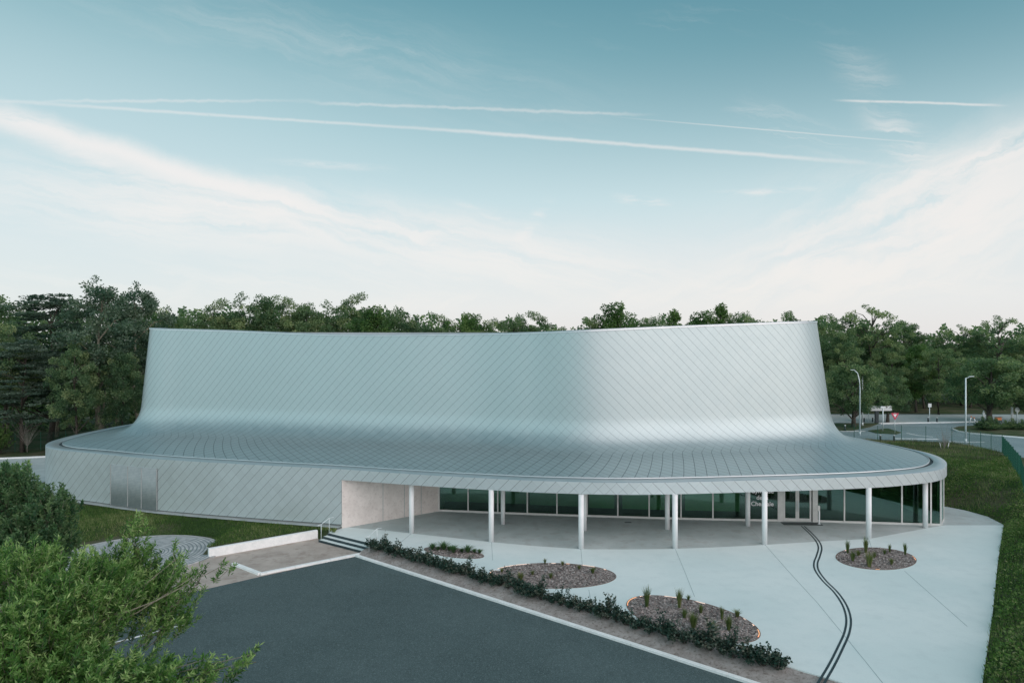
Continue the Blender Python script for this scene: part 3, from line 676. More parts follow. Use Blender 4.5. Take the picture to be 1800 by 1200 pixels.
# doors (two leaves) with side posts
a, b_ = gp[11], gp[12]; t = (b_ - a).normalized(); L = (b_ - a).length
f = MB()
for s0, s1 in ((0, .30), (L - .34, L)): f.beam(a + t * (s0 + .05), a + t * s1, .12, ZF + .002, ZB)
f.beam(a + t * .30, b_ - t * .34, .12, 2.5, ZB - .001)
B(f.build('door_frame', M['frame']))
w0, w1 = .32, L - .36; lw = (w1 - w0) / 2
for k in range(2):
    p, q = a + t * (w0 + k * lw + .006), a + t * (w0 + (k + 1) * lw - .006); f = MB()
    f.beam(p, q, .06, ZF + .02, ZF + .22); f.beam(p, q, .06, 2.36, 2.49)
    f.beam(p, p + t * .11, .062, ZF + .21, 2.37); f.beam(q - t * .11, q, .062, ZF + .21, 2.37)
    dr = B(f.build('door', M['frame']))
    pn = MB().beam(p + t * .1, q - t * .1, .02, ZF + .2, 2.38).build('pane', M['glass']); pn.parent = dr
    n_ = Vector((t.y, -t.x)); hp = (q - t * .06 if k == 0 else p + t * .06) + n_ * .09
    hd = MB().tube([(hp.x, hp.y, .85), (hp.x, hp.y, 1.5)], .018, 8).build('handle', M['galv']); hd.parent = dr
# lettering on the glass
def text(body, size, x, y, z, ang, font_bold=.006):
    cu = bpy.data.curves.new('t', 'FONT'); cu.body = body; cu.size = size; cu.align_x = 'CENTER'; cu.extrude = .004; cu.offset = font_bold
    to = bpy.data.objects.new('t', cu); col.objects.link(to); bpy.context.view_layer.update()
    me = bpy.data.meshes.new_from_object(to.evaluated_get(bpy.context.evaluated_depsgraph_get())); bpy.data.objects.remove(to)
    o = link(me, 'lettering', M['lettering']); o.rotation_euler = (R(90), 0, ang); o.location = (x, y, z); return o
a, b_ = gp[10], gp[11]; mid = (a + b_) / 2; t = (b_ - a).normalized(); ang = math.atan2(t.y, t.x); n_ = Vector((t.y, -t.x)) * .05
mid = Vector(((1339.5 - 900) / F * mid.y, mid.y)) + n_
for body, yy in (('Gymnase', 866), ('de la', 877.5), ('Chesnaie', 888.5)):
    zz = CH - (yy - 600) / F * mid.y
    B(text(body, .40, mid.x, mid.y, zz, ang))
# interior
inner = [gp[0] + Vector((.2, .1))] + [p + Vector((0, .12)) for p in gp[1:18]] + [Vector((28.4, 53)), Vector((-5, 53))]
B(MB().prism([(p.x, p.y) for p in inner], -.1, ZF + .012).build('indoor_floor', M['interior_floor']))
def iw_panel(x0, x1, off, m, z1=ZB - .01, z0=.5):
    for i in range(len(gp) - 7):
        pass
    q = []
    for px in np.linspace(x0, x1, 7):
        py = np.interp(px, [n_[0] for n_ in gl_nodes], [n_[1] for n_ in gl_nodes]); v = Vector(P(px, py, ZF)); q.append((v.x * (1 + off / v.y), v.y + off))
    B(strip_mb(q, .1, z0, z1).build('indoor_wall', M[m]))
iw_panel(776, 926, 1.3, 'interior_mid', z0=.55); iw_panel(932, 1028, 1.1, 'interior_mid', z0=.55)
iw_panel(1036, 1080, 1.0, 'interior_wall'); iw_panel(1094, 1180, 1.0, 'interior_wall'); iw_panel(1204, 1300, 1.0, 'interior_wall')
B(MB().prism([(-5, 52.8), (28.5, 52.8), (28.5, 53), (-5, 53)], 0, ZB).build('indoor_wall', M['interior_grey']))
# columns
for (px, py, r) in [(723.5, 936, .155), (863.5, 951.5, .155), (1021.5, 963.5, .155), (1186.5, 963, .155), (1344, 956, .155), (1527, 946.5, .155), (1626.5, 927, .15),
                    (884, 921, .14), (1027.5, 932, .14), (1173, 930, .15), (1314.5, 924, .15)]:
    x, y = P(px, py, ZF); B(MB().tube([(x, y, ZF - .02), (x, y, ZB + .001)], r, 28).build('column', M['white_paint'], smooth=False)).data.polygons.foreach_set('use_smooth', [False] * 30)
for o in bld.children:
    if o.name.startswith('column'):
        for p in o.data.polygons: p.use_smooth = len(p.vertices) == 4
# grille on the left wall
g0, g1 = near(Lc, -28.6, 49.0), near(Lc, -24.5, 47.25)
ids = np.arange(g0, g1 + 1); A = Ll[ids]; tn = np.gradient(A, axis=0); nn_ = np.stack([tn[:, 1], -tn[:, 0]], 1); nn_ /= np.linalg.norm(nn_, axis=1, keepdims=True)
if nn_[0][1] > 0: nn_ = -nn_
zs = [.34, 3.22]; A3 = A + nn_ * .035
gg = np.stack([ringz(A, zs[0]), ringz(A3, zs[0]), ringz(A3, zs[1]), ringz(A, zs[1])], 1)
uv = np.stack([np.repeat(uLl[ids][:, None], 4, 1), np.repeat(np.array([[zs[0], zs[0], zs[1], zs[1]]]), len(A), 0)], -1)
gr = B(grid_mesh('ventilation_grille', gg, uv, m=M['grille'], smooth=False))
for fr_ in (.0, .42, .72, 1.0):
    k = int(round(fr_ * (len(A3) - 1))); p = A3[k]; o = MB().box((p[0] + nn_[k][0] * .012, p[1] + nn_[k][1] * .012, 1.78), (.045, .02, 2.86), math.atan2(nn_[k][0] * -1, nn_[k][1])).build('grille_frame', M['plinth']); o.parent = gr
# snow of the white edge line already in roof_edge; mat, post, drain
x, y = P(1408, 919.5, ZF); mt = MB().box((x, y - .1, ZF + .006), (2.5, .7, .016), ang).build('door_mat', M['dark_metal']); tag(mt, 'dark doormat lying in front of the glazed double door', 'doormat')
x, y = P(1440, 921, ZF); ps = empty('intercom_post', (x, y, ZF), 0, 'slim pale intercom post beside the glazed double door', 'intercom post')
MB().box((0, 0, .6), (.09, .07, 1.2)).build('post', M['white_paint'], ps, bevel=.01); MB().box((-.06, -.02, 1.05), (.16, .10, .34)).build('panel', M['frame'], ps, bevel=.01); MB().box((0, 0, .01), (.2, .18, .02)).build('base_plate', M['galv'], ps)
x, y = P(1104, 917.8, ZF); tag(MB().box((x, y, ZF + .006), (.45, .16, .02)).build('drain_grate', M['dark_metal'], bevel=.004), 'small dark drain grate in the paving under the canopy', 'drain')
# guide strips
cpx = [(1411, 924), (1425, 937), (1436.5, 950), (1441.5, 962), (1438.5, 976), (1434, 989), (1436, 1002), (1449, 1020), (1469, 1040), (1484, 1062), (1491.5, 1086), (1489, 1110), (1478, 1136), (1462, 1168), (1442, 1202), (1420, 1240)]
cw = np.array([P(x, y, ZF) for x, y in cpx]); 
def open_cr(Pt, sub=10):
    Pt = np.vstack([2 * Pt[0] - Pt[1], Pt, 2 * Pt[-1] - Pt[-2]]); o = []
    for i in range(1, len(Pt) - 2):
        p0, p1, p2, p3 = Pt[i - 1:i + 3]
        for k in range(sub):
            t = k / sub; o.append(.5 * ((2 * p1) + (-p0 + p2) * t + (2 * p0 - 5 * p1 + 4 * p2 - p3) * t * t + (-p0 + 3 * p1 - 3 * p2 + p3) * t ** 3))
    return np.array(o)
cw = open_cr(cw); tn = np.gradient(cw, axis=0); nq = np.stack([-tn[:, 1], tn[:, 0]], 1); nq /= np.linalg.norm(nq, axis=1, keepdims=True)
for s_, lb in ((-1, 'right'), (1, 'left')):
    tag(strip_mb([tuple(p) for p in cw + nq * .088 * s_], .085, ZF - .01, ZF + .007).build('guide_strip', M['nosing']), f'dark winding guide strip on the forecourt, {lb} one of the pair', 'guide strip')

# ------------------------------------------------------------------ planting beds
def leaf_arrays(Cn, dirs, L, W, fold=0.0):
    """rhombic leaves at Cn pointing along dirs; L, W arrays"""
    n = len(Cn); r = rng.normal(size=(n, 3)); s = np.cross(dirs, r); s /= np.linalg.norm(s, axis=1, keepdims=True) + 1e-9
    L = np.broadcast_to(L, n)[:, None]; W = np.broadcast_to(W, n)[:, None]
    v0 = Cn; v2 = Cn + dirs * L; v1 = Cn + dirs * L * .45 + s * W / 2; v3 = Cn + dirs * L * .45 - s * W / 2
    V = np.stack([v0, v1, v2, v3], 1).reshape(-1, 3); Q = np.arange(4 * n).reshape(n, 4); return V, Q
def unit(v): return v / (np.linalg.norm(v, axis=1, keepdims=True) + 1e-9)
beds = [
 (((798, 971), (53, 6), (0, 8.5)), 'small oval planting bed with dark grasses nearest the canopy columns'),
 (((970.5, 1011.5), (112, 4), (-14, 22)), 'long oval gravel bed beside the hedge with few plants'),
 (((1219, 1088), (118, 25), (4, 34)), 'largest oval gravel bed with several tall grass tufts'),
 (((1540, 981.5), (71, 5), (-6, 19)), 'oval gravel bed with green tufts at the right near the last columns'),
]
bedpoly = []
for i, ((c_, a_, b2), lab) in enumerate(beds):
    th = np.linspace(0, 2 * np.pi, 73)[:-1]
    ring = [P(c_[0] + a_[0] * math.cos(q) + b2[0] * math.sin(q), c_[1] + a_[1] * math.cos(q) + b2[1] * math.sin(q), ZF) for q in th]
    cx = sum(p[0] for p in ring) / 72; cy = sum(p[1] for p in ring) / 72; loc = [(x - cx, y - cy) for x, y in ring]; bedpoly.append((cx, cy, loc))
    e = empty('planting_bed', (cx, cy, ZF), 0, lab, 'planting bed', 'oval planting beds in the forecourt')
    MB().sheet([(x * .985, y * .985) for x, y in loc], .006).build('mulch', M['mulch'], e)
    mbk = MB(); vs = []; fs = []
    for k, (x, y) in enumerate(loc):
        l = math.hypot(x, y); ux, uy = x / l, y / l
        vs += [(x - ux * .035, y - uy * .035, .0), (x - ux * .035, y - uy * .035, .014), (x, y, .014), (x, y, .0)]
    for k in range(72):
        for j in range(3): fs.append((4 * k + j, 4 * ((k + 1) % 72) + j, 4 * ((k + 1) % 72) + j + 1, 4 * k + j + 1))
    mbk.add(vs, fs).build('edging', M['copper'], e)
    # stone chips
    lp = np.array(loc); nC = int(40 * np.ptp(lp[:, 0]) * np.ptp(lp[:, 1]))
    pts = np.stack([rng.uniform(lp[:, 0].min(), lp[:, 0].max(), nC * 2), rng.uniform(lp[:, 1].min(), lp[:, 1].max(), nC * 2)], 1)
    pts = pts[inside(pts[:, 0], pts[:, 1], [(x * .95, y * .95) for x, y in loc])]
    n = len(pts); s = rng.uniform(.025, .065, n)[:, None, None]
    tet = np.array([[-1, -.6, 0], [1, -.5, 0], [0, 1, 0], [0, 0, .9]]); ang2 = rng.uniform(0, 6.28, n); ca, sa = np.cos(ang2)[:, None], np.sin(ang2)[:, None]
    V = np.repeat(tet[None], n, 0) * s; V = V + rng.normal(size=V.shape) * s * .25
    Vx = V[..., 0] * ca - V[..., 1] * sa + pts[:, :1]; Vy = V[..., 0] * sa + V[..., 1] * ca + pts[:, 1:]
    V = np.stack([Vx, Vy, np.abs(V[..., 2]) + .008], -1).reshape(-1, 3); base = np.arange(n)[:, None] * 4
    Q = np.concatenate([base + np.array([[0, 1, 3]]), base + np.array([[1, 2, 3]]), base + np.array([[2, 0, 3]])], 0)
    o = link(fast_mesh('stone_chips', V, Q, np.repeat(rng.random(n), 4)), 'stone_chips', M['chips'], e); o['kind'] = 'stuff'
    # edge lights tucked under the rim
    arcs = {0: [], 1: [(184, 242, 'led_pale'), (262, 266, 'led_pale'), (276, 279, 'led'), (292, 305, 'led_pale'), (318, 321, 'led_pale')],
            2: [(180, 212, 'led'), (218, 221, 'led_pale'), (228, 231, 'led_pale'), (246, 257, 'led_pale'), (274, 282, 'led_pale'), (322, 325, 'led_pale'), (336, 339, 'led_pale'), (350, 372, 'led')],
            3: [(333, 352, 'led'), (214, 217, 'led_pale'), (80, 86, 'led')]}[i]
    for (s0, s1, mt_) in arcs:
        vs = []; fs = []; N_ = max(2, int((s1 - s0) / 3) + 1)
        for k in range(N_):
            q = R(s0 + (s1 - s0) * k / (N_ - 1)); p = P(c_[0] + a_[0] * math.cos(q) + b2[0] * math.sin(q), c_[1] + a_[1] * math.cos(q) + b2[1] * math.sin(q), ZF)
            x, y = p[0] - cx, p[1] - cy; l = math.hypot(x, y); ux, uy = x / l, y / l
            vs += [(x - ux * .075, y - uy * .075, .01), (x - ux * .075, y - uy * .075, .022), (x - ux * .04, y - uy * .04, .022), (x - ux * .04, y - uy * .04, .01)]
        for k in range(N_ - 1):
            for j in range(4): fs.append((4 * k + j, 4 * k + 4 + j, 4 * k + 4 + (j + 1) % 4, 4 * k + (j + 1) % 4))
        MB().add(vs, fs).build('edge_light', M[mt_], e)
xy = P(874, 1002, ZF); tag(MB().box((xy[0], xy[1], ZF + .035), (.42, .2, .05), .05).build('stone_slab', M['kerb'], bevel=.01), 'small pale slab lying at the left tip of the long gravel bed', 'slab')
# tufts
def tuft_mesh(nb, h, spread, seed, wd=.014):
    r_ = np.random.default_rng(seed); az = r_.uniform(0, 6.28, nb); lean = r_.uniform(0, spread, nb); hh = h * r_.uniform(.5, 1.05, nb)
    ba = np.stack([np.cos(az) * .05 * r_.random(nb), np.sin(az) * .05 * r_.random(nb), np.zeros(nb)], 1)
    V = []; 
    s = np.stack([-np.sin(az), np.cos(az), np.zeros(nb)], 1) * wd / 2
    p1 = ba + np.stack([np.cos(az) * lean * .35 * hh, np.sin(az) * lean * .35 * hh, hh * .6], 1); p2 = ba + np.stack([np.cos(az) * lean * hh, np.sin(az) * lean * hh, hh * (1 - .25 * lean)], 1)
    V = np.stack([ba - s, ba + s, p1 + s, p1 - s, p2], 1).reshape(-1, 3); b0 = np.arange(nb)[:, None] * 5
    me = bpy.data.meshes.new('tuft'); fs = []
    for k in range(nb): fs += [(5 * k, 5 * k + 1, 5 * k + 2, 5 * k + 3), (5 * k + 3, 5 * k + 2, 5 * k + 4)]
    me.from_pydata(V.tolist(), [], fs); at = me.attributes.new('tint', 'FLOAT', 'POINT'); at.data.foreach_set('value', np.repeat(r_.uniform(.2, .9, nb), 5).astype(np.float32))
    return me
tm = [tuft_mesh(150, .62, .5, 1), tuft_mesh(120, .5, .65, 2), tuft_mesh(110, .75, .28, 3), tuft_mesh(150, .38, .8, 4)]
for t_ in tm: t_.materials.append(M['leaf_tuft'])
tmd = [tuft_mesh(260, .5, 1.0, 5, .022), tuft_mesh(220, .62, .9, 6, .022)]
for t_ in tmd: t_.materials.append(M['leaf_near2'])
ORD = ['first', 'second', 'third', 'fourth', 'fifth', 'sixth', 'seventh', 'eighth', 'ninth', 'tenth', 'eleventh', 'twelfth', 'thirteenth', 'fourteenth', 'fifteenth', 'sixteenth', 'seventeenth', 'eighteenth', 'nineteenth', 'twentieth'] 
ORD += ['twenty-' + o for o in ORD[:9]] + ['thirtieth'] + ['thirty-' + o for o in ORD[:9]] + ['fortieth'] + ['forty-' + o for o in ORD[:9]] + ['fiftieth']
tufts = [
 (2, 'largest gravel bed', [(1137, 1066, 2, 1.0, 'tall upright'), (1194, 1068, 2, .95, 'tall pale'), (1203, 1086, 1, .7, 'slender green'), (1232, 1077, 1, .6, 'small green'), (1219, 1106, 0, .95, 'broad bushy green'), (1252, 1115, 1, .95, 'spreading yellow green'), (1281, 1107, 0, .8, 'straw coloured'), (1269, 1088, 2, .6, 'thin straw'), (1296, 1084, 3, .7, 'little orange tinted'), (1210, 1054, 3, .5, 'tiny dry')]),
 (3, 'right hand gravel bed', [(1490, 972, 2, .8, 'slim dark'), (1522, 971, 2, .95, 'tall dark'), (1499, 986, 0, .75, 'leafy'), (1528, 996, 0, 1.05, 'largest bright green'), (1537, 980, 1, .6, 'small loose'), (1555, 974, 1, .5, 'pale low'), (1564, 970, 2, .5, 'short upright'), (1591, 974, 2, .7, 'lone far right'), (1567, 992, 1, .6, 'yellowish low'), (1509, 977, 3, .7, 'spreading middle')]),
 (1, 'long gravel bed', [(958, 990, 1, .45, 'wispy far edge'), (989, 993, 3, .5, 'small dark'), (968, 1016, 3, .6, 'low central'), (936, 1010, 3, .5, 'flat left of centre'), (1042, 1007, 3, .65, 'dark right hand'), (1018, 1000, 3, .5, 'faint'), (915, 1020, 3, .9, 'brownish near edge'), (882, 1006, 3, .5, 'tiny dark left')]),
 (0, 'small oval bed', [(760, 966, 3, .8, 'low dark left'), (770, 967, 0, .6, 'dense dark'), (780, 966, 3, 1.0, 'broad dark'), (790, 967, 0, .7, 'flowering dark'), (797, 971, 3, .9, 'overhanging middle'), (812, 970, 0, .55, 'thick'), (822, 971, 3, .9, 'bushy'), (834, 971, 0, .6, 'leaning'), (843, 972, 2, .6, 'spiky right end')]),
]
for bi, bn, L_ in tufts:
    for (px, py, v, s, lk) in L_:
        x, y = P(px, py, ZF); o = bpy.data.objects.new('grass_tuft', tmd[v % 2] if bi == 0 else tm[v]); col.objects.link(o); o.location = (x, y, ZF + .005)
        s *= (1.05 if bi == 0 else 1.35); o.scale = (s * 1.15, s * 1.15, s * (.8 if bi == 0 else 1)); o.rotation_euler = (0, 0, random.uniform(0, 6.28)); tag(o, f'{lk} grass tuft in the {bn}', 'grass tuft', 'grass tufts in the oval beds')
# ------------------------------------------------------------------ hedge shrubs
def shrub(seed, h=.62, r=.42, nst=17, lpn=30, ls=(.08, .135)):
    r_ = np.random.default_rng(seed); st_ = MB(); C_ = []; D_ = []; T_ = []
    for k in range(nst):
        a = r_.uniform(0, 6.28); q = r * math.sqrt(r_.random()); hh = h * (1 - .55 * (q / r) ** 2) * r_.uniform(.7, 1.1) * (1.5 if r_.random() < .22 else 1)
        tip = np.array([math.cos(a) * q, math.sin(a) * q, hh]); st_.tube([(tip[0] * .15, tip[1] * .15, 0), (tip[0] * .7, tip[1] * .7, hh * .5), tuple(tip)], [.009, .007, .004], 4)
        tin = r_.uniform(.1, .75); nl = lpn
        t = r_.uniform(.25, 1, nl) ** .8; c_ = tip * t[:, None] + r_.normal(size=(nl, 3)) * np.array([.055, .055, .04]); c_[:, 2] = np.abs(c_[:, 2])
        dd = r_.normal(size=(nl, 3)); dd[:, 2] = dd[:, 2] * .6 + .3; C_.append(c_); D_.append(unit(dd)); T_.append(np.clip(tin + r_.normal(size=nl) * .15 + (t > .9) * .2, 0, 1))
    C_ = np.concatenate(C_); D_ = np.concatenate(D_); T_ = np.concatenate(T_); Ls = r_.uniform(ls[0], ls[1], len(C_)); V, Q = leaf_arrays(C_, D_, Ls, Ls * .65)
    return st_, fast_mesh('foliage', V, Q, np.repeat(T_, 4))
prot = []
hang = math.atan2(GU.y, GU.x)
n_sh = 42; first = {}
looks = ['bushy dark', 'low spreading', 'tall sprouting', 'dense rounded', 'thin bronze tipped', 'wide leafy']
slots = []
tpos = .35
while tpos < 24.5: slots.append(tpos); tpos += random.uniform(.46, .58)
slots = slots[:46]
for i, tp_ in enumerate(slots):
    v = i % 6 if i < 6 else random.randrange(6)
    p = KA + GN * (1.05 + random.uniform(-.12, .10)) + GU * tp_
    z = ZL + .05 + (ZF - .03 - ZL - .05) * .8
    if v not in first:
        st_, lf = shrub(100 + v, [.60, .46, .82, .62, .72, .55][v], [.42, .5, .36, .44, .4, .52][v])
        e = empty('hedge_shrub', (0, 0, 0)); lf.materials.append(M['leaf_hedge']); o = bpy.data.objects.new('foliage', lf); col.objects.link(o); o.parent = e
        st_.build('stems', M['bark'], e); first[v] = e
    else: e = copy_tree(first[v])
    e.location = (p.x, p.y, z); e.rotation_euler = (0, 0, random.uniform(0, 6.28)); s = random.uniform(.85, 1.12) * (1.0 if i < 30 else 1.05); e.scale = (s, s, s)
    tag(e, f'{looks[v]} shrub, {ORD[i]} from the steps in the hedge along the kerb', 'shrub', 'shrubs planted in a hedge along the kerb')
# ------------------------------------------------------------------ trees
def broadleaf(name, seed, Hh, Rr, hb, nclu=85, lpc=230, ls=.26, mat='leaf_wood', bark='bark', kind='round', cr=(.7, 1.35), trunk_r=None):
    """returns (trunk MB, foliage mesh)"""
    r_ = np.random.default_rng(seed); tr = MB(); trunk_r = trunk_r or Hh * .017
    tp = [(0, 0, -.3)]; x = y = 0
    for k in range(1, 7):
        x += r_.normal() * Hh * .008; y += r_.normal() * Hh * .008; tp.append((x, y, Hh * .88 * k / 6))
    tr.tube(tp, [trunk_r * (1.25 if k == 0 else 1 - .14 * k) for k in range(7)], 8)
    cz = (Hh + hb) / 2; hz = (Hh - hb) / 2; cl = []; ph = r_.uniform(0, 6.28, 4)
    tries = 0
    while len(cl) < nclu and tries < 20000:
        tries += 1
        if kind == 'cedar':
            tier = r_.integers(0, 9); zz = hb + (Hh - hb) * (tier + .5) / 9 + r_.normal() * .38; rad = Rr * (1.0 - .62 * (tier / 8) ** 1.4) * r_.uniform(.75, 1.1)
            a = r_.uniform(0, 6.28); q = rad * math.sqrt(r_.uniform(.05, 1)); cl.append((math.cos(a) * q, math.sin(a) * q, zz - q * .06 + .1 * math.sin(a * 3), r_.uniform(cr[0], cr[1]))); continue
        v = r_.normal(size=3); v /= np.linalg.norm(v); a = math.atan2(v[1], v[0])
        rr_ = r_.uniform(.25, 1) ** .45
        lob = 1 + .16 * math.sin(3 * a + ph[0]) + .12 * math.sin(5 * a + ph[1] + v[2] * 3) + .10 * math.sin(7 * v[2] + ph[2])
        zz = v[2] * rr_ * (1 + .12 * math.sin(2 * a + ph[3])); wid = 1.0
        if kind == 'round': wid = 1 - .25 * max(zz, 0)
        if kind == 'cone': wid = (1 - (zz + 1) / 2) ** .75 * 1.15 + .1
        p = (v[0] * rr_ * Rr * lob * wid, v[1] * rr_ * Rr * lob * wid, cz + zz * hz)
        cl.append((*p, r_.uniform(cr[0], cr[1]) * (.7 if rr_ > .9 else 1)))
    C_ = []; D_ = []; T_ = []
    for (a0, b0, c0_, rad) in cl:
        nl = int(lpc * (rad / ((cr[0] + cr[1]) / 2)) ** 2); u = unit(r_.normal(size=(nl, 3))) * (r_.uniform(.2, 1, nl) ** .5)[:, None]
        fl = .16 if kind == 'cedar' else .72
        bump_ = 1 + .25 * np.sin(u[:, :1] * 5 + a0) * np.cos(u[:, 1:2] * 5 + b0)
        c_ = u * rad * bump_ * np.array([1, 1, fl]) + np.array([a0, b0, c0_]); dd = unit(r_.normal(size=(nl, 3)) * np.array([1, 1, .7]) + u * .8)
        if kind == 'cedar': dd = unit(dd * np.array([1, 1, .3]) + np.array([0, 0, .1]))
        C_.append(c_); D_.append(dd); T_.append(np.clip(r_.normal(.50, .24) + r_.normal(size=nl) * .16, 0, 1))
    # limbs
    nlimb = 16 if kind != 'airy' else 24
    for k in range(min(nlimb, len(cl))):
        a0, b0, c0_, rad = cl[k]; s0 = max(hb * .6, min(c0_ - math.hypot(a0, b0) * .7, Hh * .8)); f_ = s0 / (Hh * .88) * 6; i0 = min(int(f_), 5)
        b1 = np.array(tp[i0]) + (np.array(tp[i0 + 1]) - np.array(tp[i0])) * (f_ - i0); e_ = np.array([a0, b0, c0_]); mid_ = (b1 + e_) / 2 + np.array([0, 0, .08 * Hh * (.3 if kind == 'cedar' else .5)])
        lr = trunk_r * .34; tr.tube([tuple(b1), tuple(mid_), tuple(e_)], [lr, lr * .65, lr * .25], 5, False)
    C_ = np.concatenate(C_); D_ = np.concatenate(D_); T_ = np.concatenate(T_); Ls = ls * r_.uniform(.7, 1.3, len(C_)); V, Q = leaf_arrays(C_, D_, Ls, Ls * .6)
    me = fast_mesh('crown', V, Q, np.repeat(T_, 4)); me.materials.append(M[mat]); return tr, me
SP = {}
def species(key, **k):
    tr, me = broadleaf(key, **k); e = empty('tree', (0, 0, 0)); o = bpy.data.objects.new('crown', me); col.objects.link(o); o.parent = e
    tr.build('trunk', M[k.get('bark', 'bark')], e, True); SP[key] = [e, False, k['Hh']]
species('oakA', seed=11, Hh=18, Rr=5.6, hb=4.5, nclu=110, lpc=230)
species('oakB', seed=12, Hh=18, Rr=5.0, hb=3.5, nclu=105, lpc=230)
species('oakC', seed=13, Hh=17, Rr=6.2, hb=3.2, nclu=120, lpc=220, cr=(.6, 1.2))
species('poplar', seed=14, Hh=20, Rr=5.2, hb=6.5, nclu=95, lpc=170, mat='leaf_pale', bark='bark_pale', cr=(.6, 1.2), ls=.3)
species('cedar', seed=15, Hh=18, Rr=6.5, hb=4.5, nclu=150, lpc=170, mat='leaf_cedar', kind='cedar', cr=(.8, 1.5), ls=.26)
species('lime', seed=16, Hh=15, Rr=4.2, hb=2.5, nclu=100, lpc=230, mat='leaf_bright')
species('airy', seed=17, Hh=18, Rr=6.4, hb=9.5, nclu=90, lpc=120, kind='airy', cr=(.45, .95))
species('cone', seed=18, Hh=15, Rr=3.4, hb=2.5, nclu=90, lpc=200, mat='leaf_bright', kind='cone', cr=(.5, 1.0))
species('broad', seed=19, Hh=10, Rr=5.0, hb=1.9, nclu=110, lpc=260, cr=(.6, 1.2), ls=.22, trunk_r=.36)
def place(key, px, top, D, s_w, label, group, z0=0.0):
    e, used, Hh = SP[key]
    if used: e = copy_tree(e)
    SP[key][1] = True
    x = (px - 900) / F * D; zt = CH - (top - 600) / F * D; s = (zt - z0) / Hh
    e.location = (x, D, z0); e.scale = (s * s_w, s * s_w, s); e.rotation_euler = (0, 0, random.uniform(0, 6.28)); e.name = 'cedar_tree' if key == 'cedar' else 'broadleaf_tree'
    tag(e, label, 'tree', group); return e
GL = 'tall trees of the wood left of the hall'
T1 = [('oakB', -18, 506, 84, 1.0, 'dark tree cut by the left edge of the photo'), ('cedar', 88, 522, 82, 1.25, 'grey green cedar with flat horizontal tiers'), ('poplar', 178, 492, 78, 1.0, 'tallest pale leaved tree left of the hall'),
      ('poplar', 243, 501, 84, .95, 'pale leaved tree with a domed top touching the hall corner'), ('oakA', 10, 560, 76, .9, 'lower dark tree in front at the far left'), ('oakC', 140, 600, 74, .8, 'short dark understorey tree with a forked pale trunk'),
      ('oakB', 215, 610, 76, .8, 'low tree beside the slope of the roof left end'), ('oakA', 290, 534, 92, .8, 'small round tree top just right of the pale trees'), ('cedar', 40, 600, 74, 1.1, 'lower cedar with layered branches near the left fence'), ('oakC', -60, 540, 80, 1, 'broad tree mostly outside the left edge')]
for a_ in T1: place(*a_, GL)
GB = 'trees of the wood rising behind the hall roof'
row = [(325, 541, 'oakB'), (352, 548, 'oakA'), (385, 536, 'oakC'), (425, 529, 'oakA'), (462, 508, 'oakB'), (505, 534, 'oakC'), (540, 522, 'oakB'), (590, 530, 'oakA'), (626, 526, 'oakC'), (660, 536, 'lime'), (695, 534, 'oakB'), (735, 553, 'oakA'),
       (772, 560, 'oakC'), (822, 548, 'lime'), (862, 556, 'oakA'), (905, 547, 'oakB'), (940, 556, 'oakC'), (1000, 571, 'oakA'), (1040, 568, 'oakC'), (1083, 530, 'lime'), (1142, 548, 'oakB'), (1183, 541, 'cone'), (1232, 545, 'lime'), (1268, 531, 'cone'), (1300, 541, 'oakB'), (1350, 558, 'oakA'), (1385, 556, 'oakC')]
lookr = {'oakA': 'dark round topped', 'oakB': 'dark lumpy', 'oakC': 'wide dark', 'lime': 'brighter green', 'cone': 'pointed green'}
for i, (px, tp_, k) in enumerate(row):
    place(k, px, tp_, 104 + (i * 37 % 9), .95 if k != 'cone' else .9, f'{lookr[k]} tree above the roof rim, {ORD[i]} from its left end', GB)
GR = 'trees of the wood right of the hall beyond the road'
T3 = [('oakA', 1440, 548, 118, 1.0, 'dark tree just right of the hall rim corner'), ('airy', 1528, 538, 124, 1.05, 'tall spreading tree with the highest domed crown on the right'), ('oakC', 1500, 560, 128, 1.0, 'dark full crown below the tallest right hand dome'), ('oakB', 1590, 560, 128, .95, 'tree on the falling right shoulder of the dome'), ('oakA', 1568, 600, 116, 1.0, 'mid height green tree behind the two lamp posts'),
      ('oakC', 1625, 622, 122, 1.15, 'lower tree in the dip of the skyline'), ('oakB', 1650, 606, 112, 1.1, 'shaggy tree above the far road'), ('lime', 1610, 604, 116, 1.05, 'yellowish green tree in the middle of the right wood'), ('airy', 1690, 572, 128, .95, 'open tree with gaps left of the far right tree'), ('airy', 1760, 556, 122, 1.05, 'open crowned tree with bare limbs against the sky at far right'),
      ('oakC', 1705, 600, 124, 1.05, 'dense dark tree beneath the open crowns'), ('oakA', 1795, 598, 120, 1.0, 'dark tree at the right edge of the photo'), ('oakB', 1850, 585, 124, 1.0, 'tree mostly beyond the right edge'), ('oakC', 1480, 590, 112, .85, 'dark tree squeezed between hall wall and lamp posts')]
for a_ in T3: place(*a_, GR)
place('broad', 1500, 634, 95, .9, 'bushy roadside tree with a thick short trunk beside the hall wall', None)
place('broad', 1560, 655, 101, .85, 'bushy roadside tree behind the arrow shaped direction sign', None)
place('broad', 1740, 622, 101, 1.15, 'wide roadside tree with a leaning trunk on the traffic island', None)
place('broad', 1812, 632, 100, 1.0, 'roadside tree at the right edge behind the round sign', None)
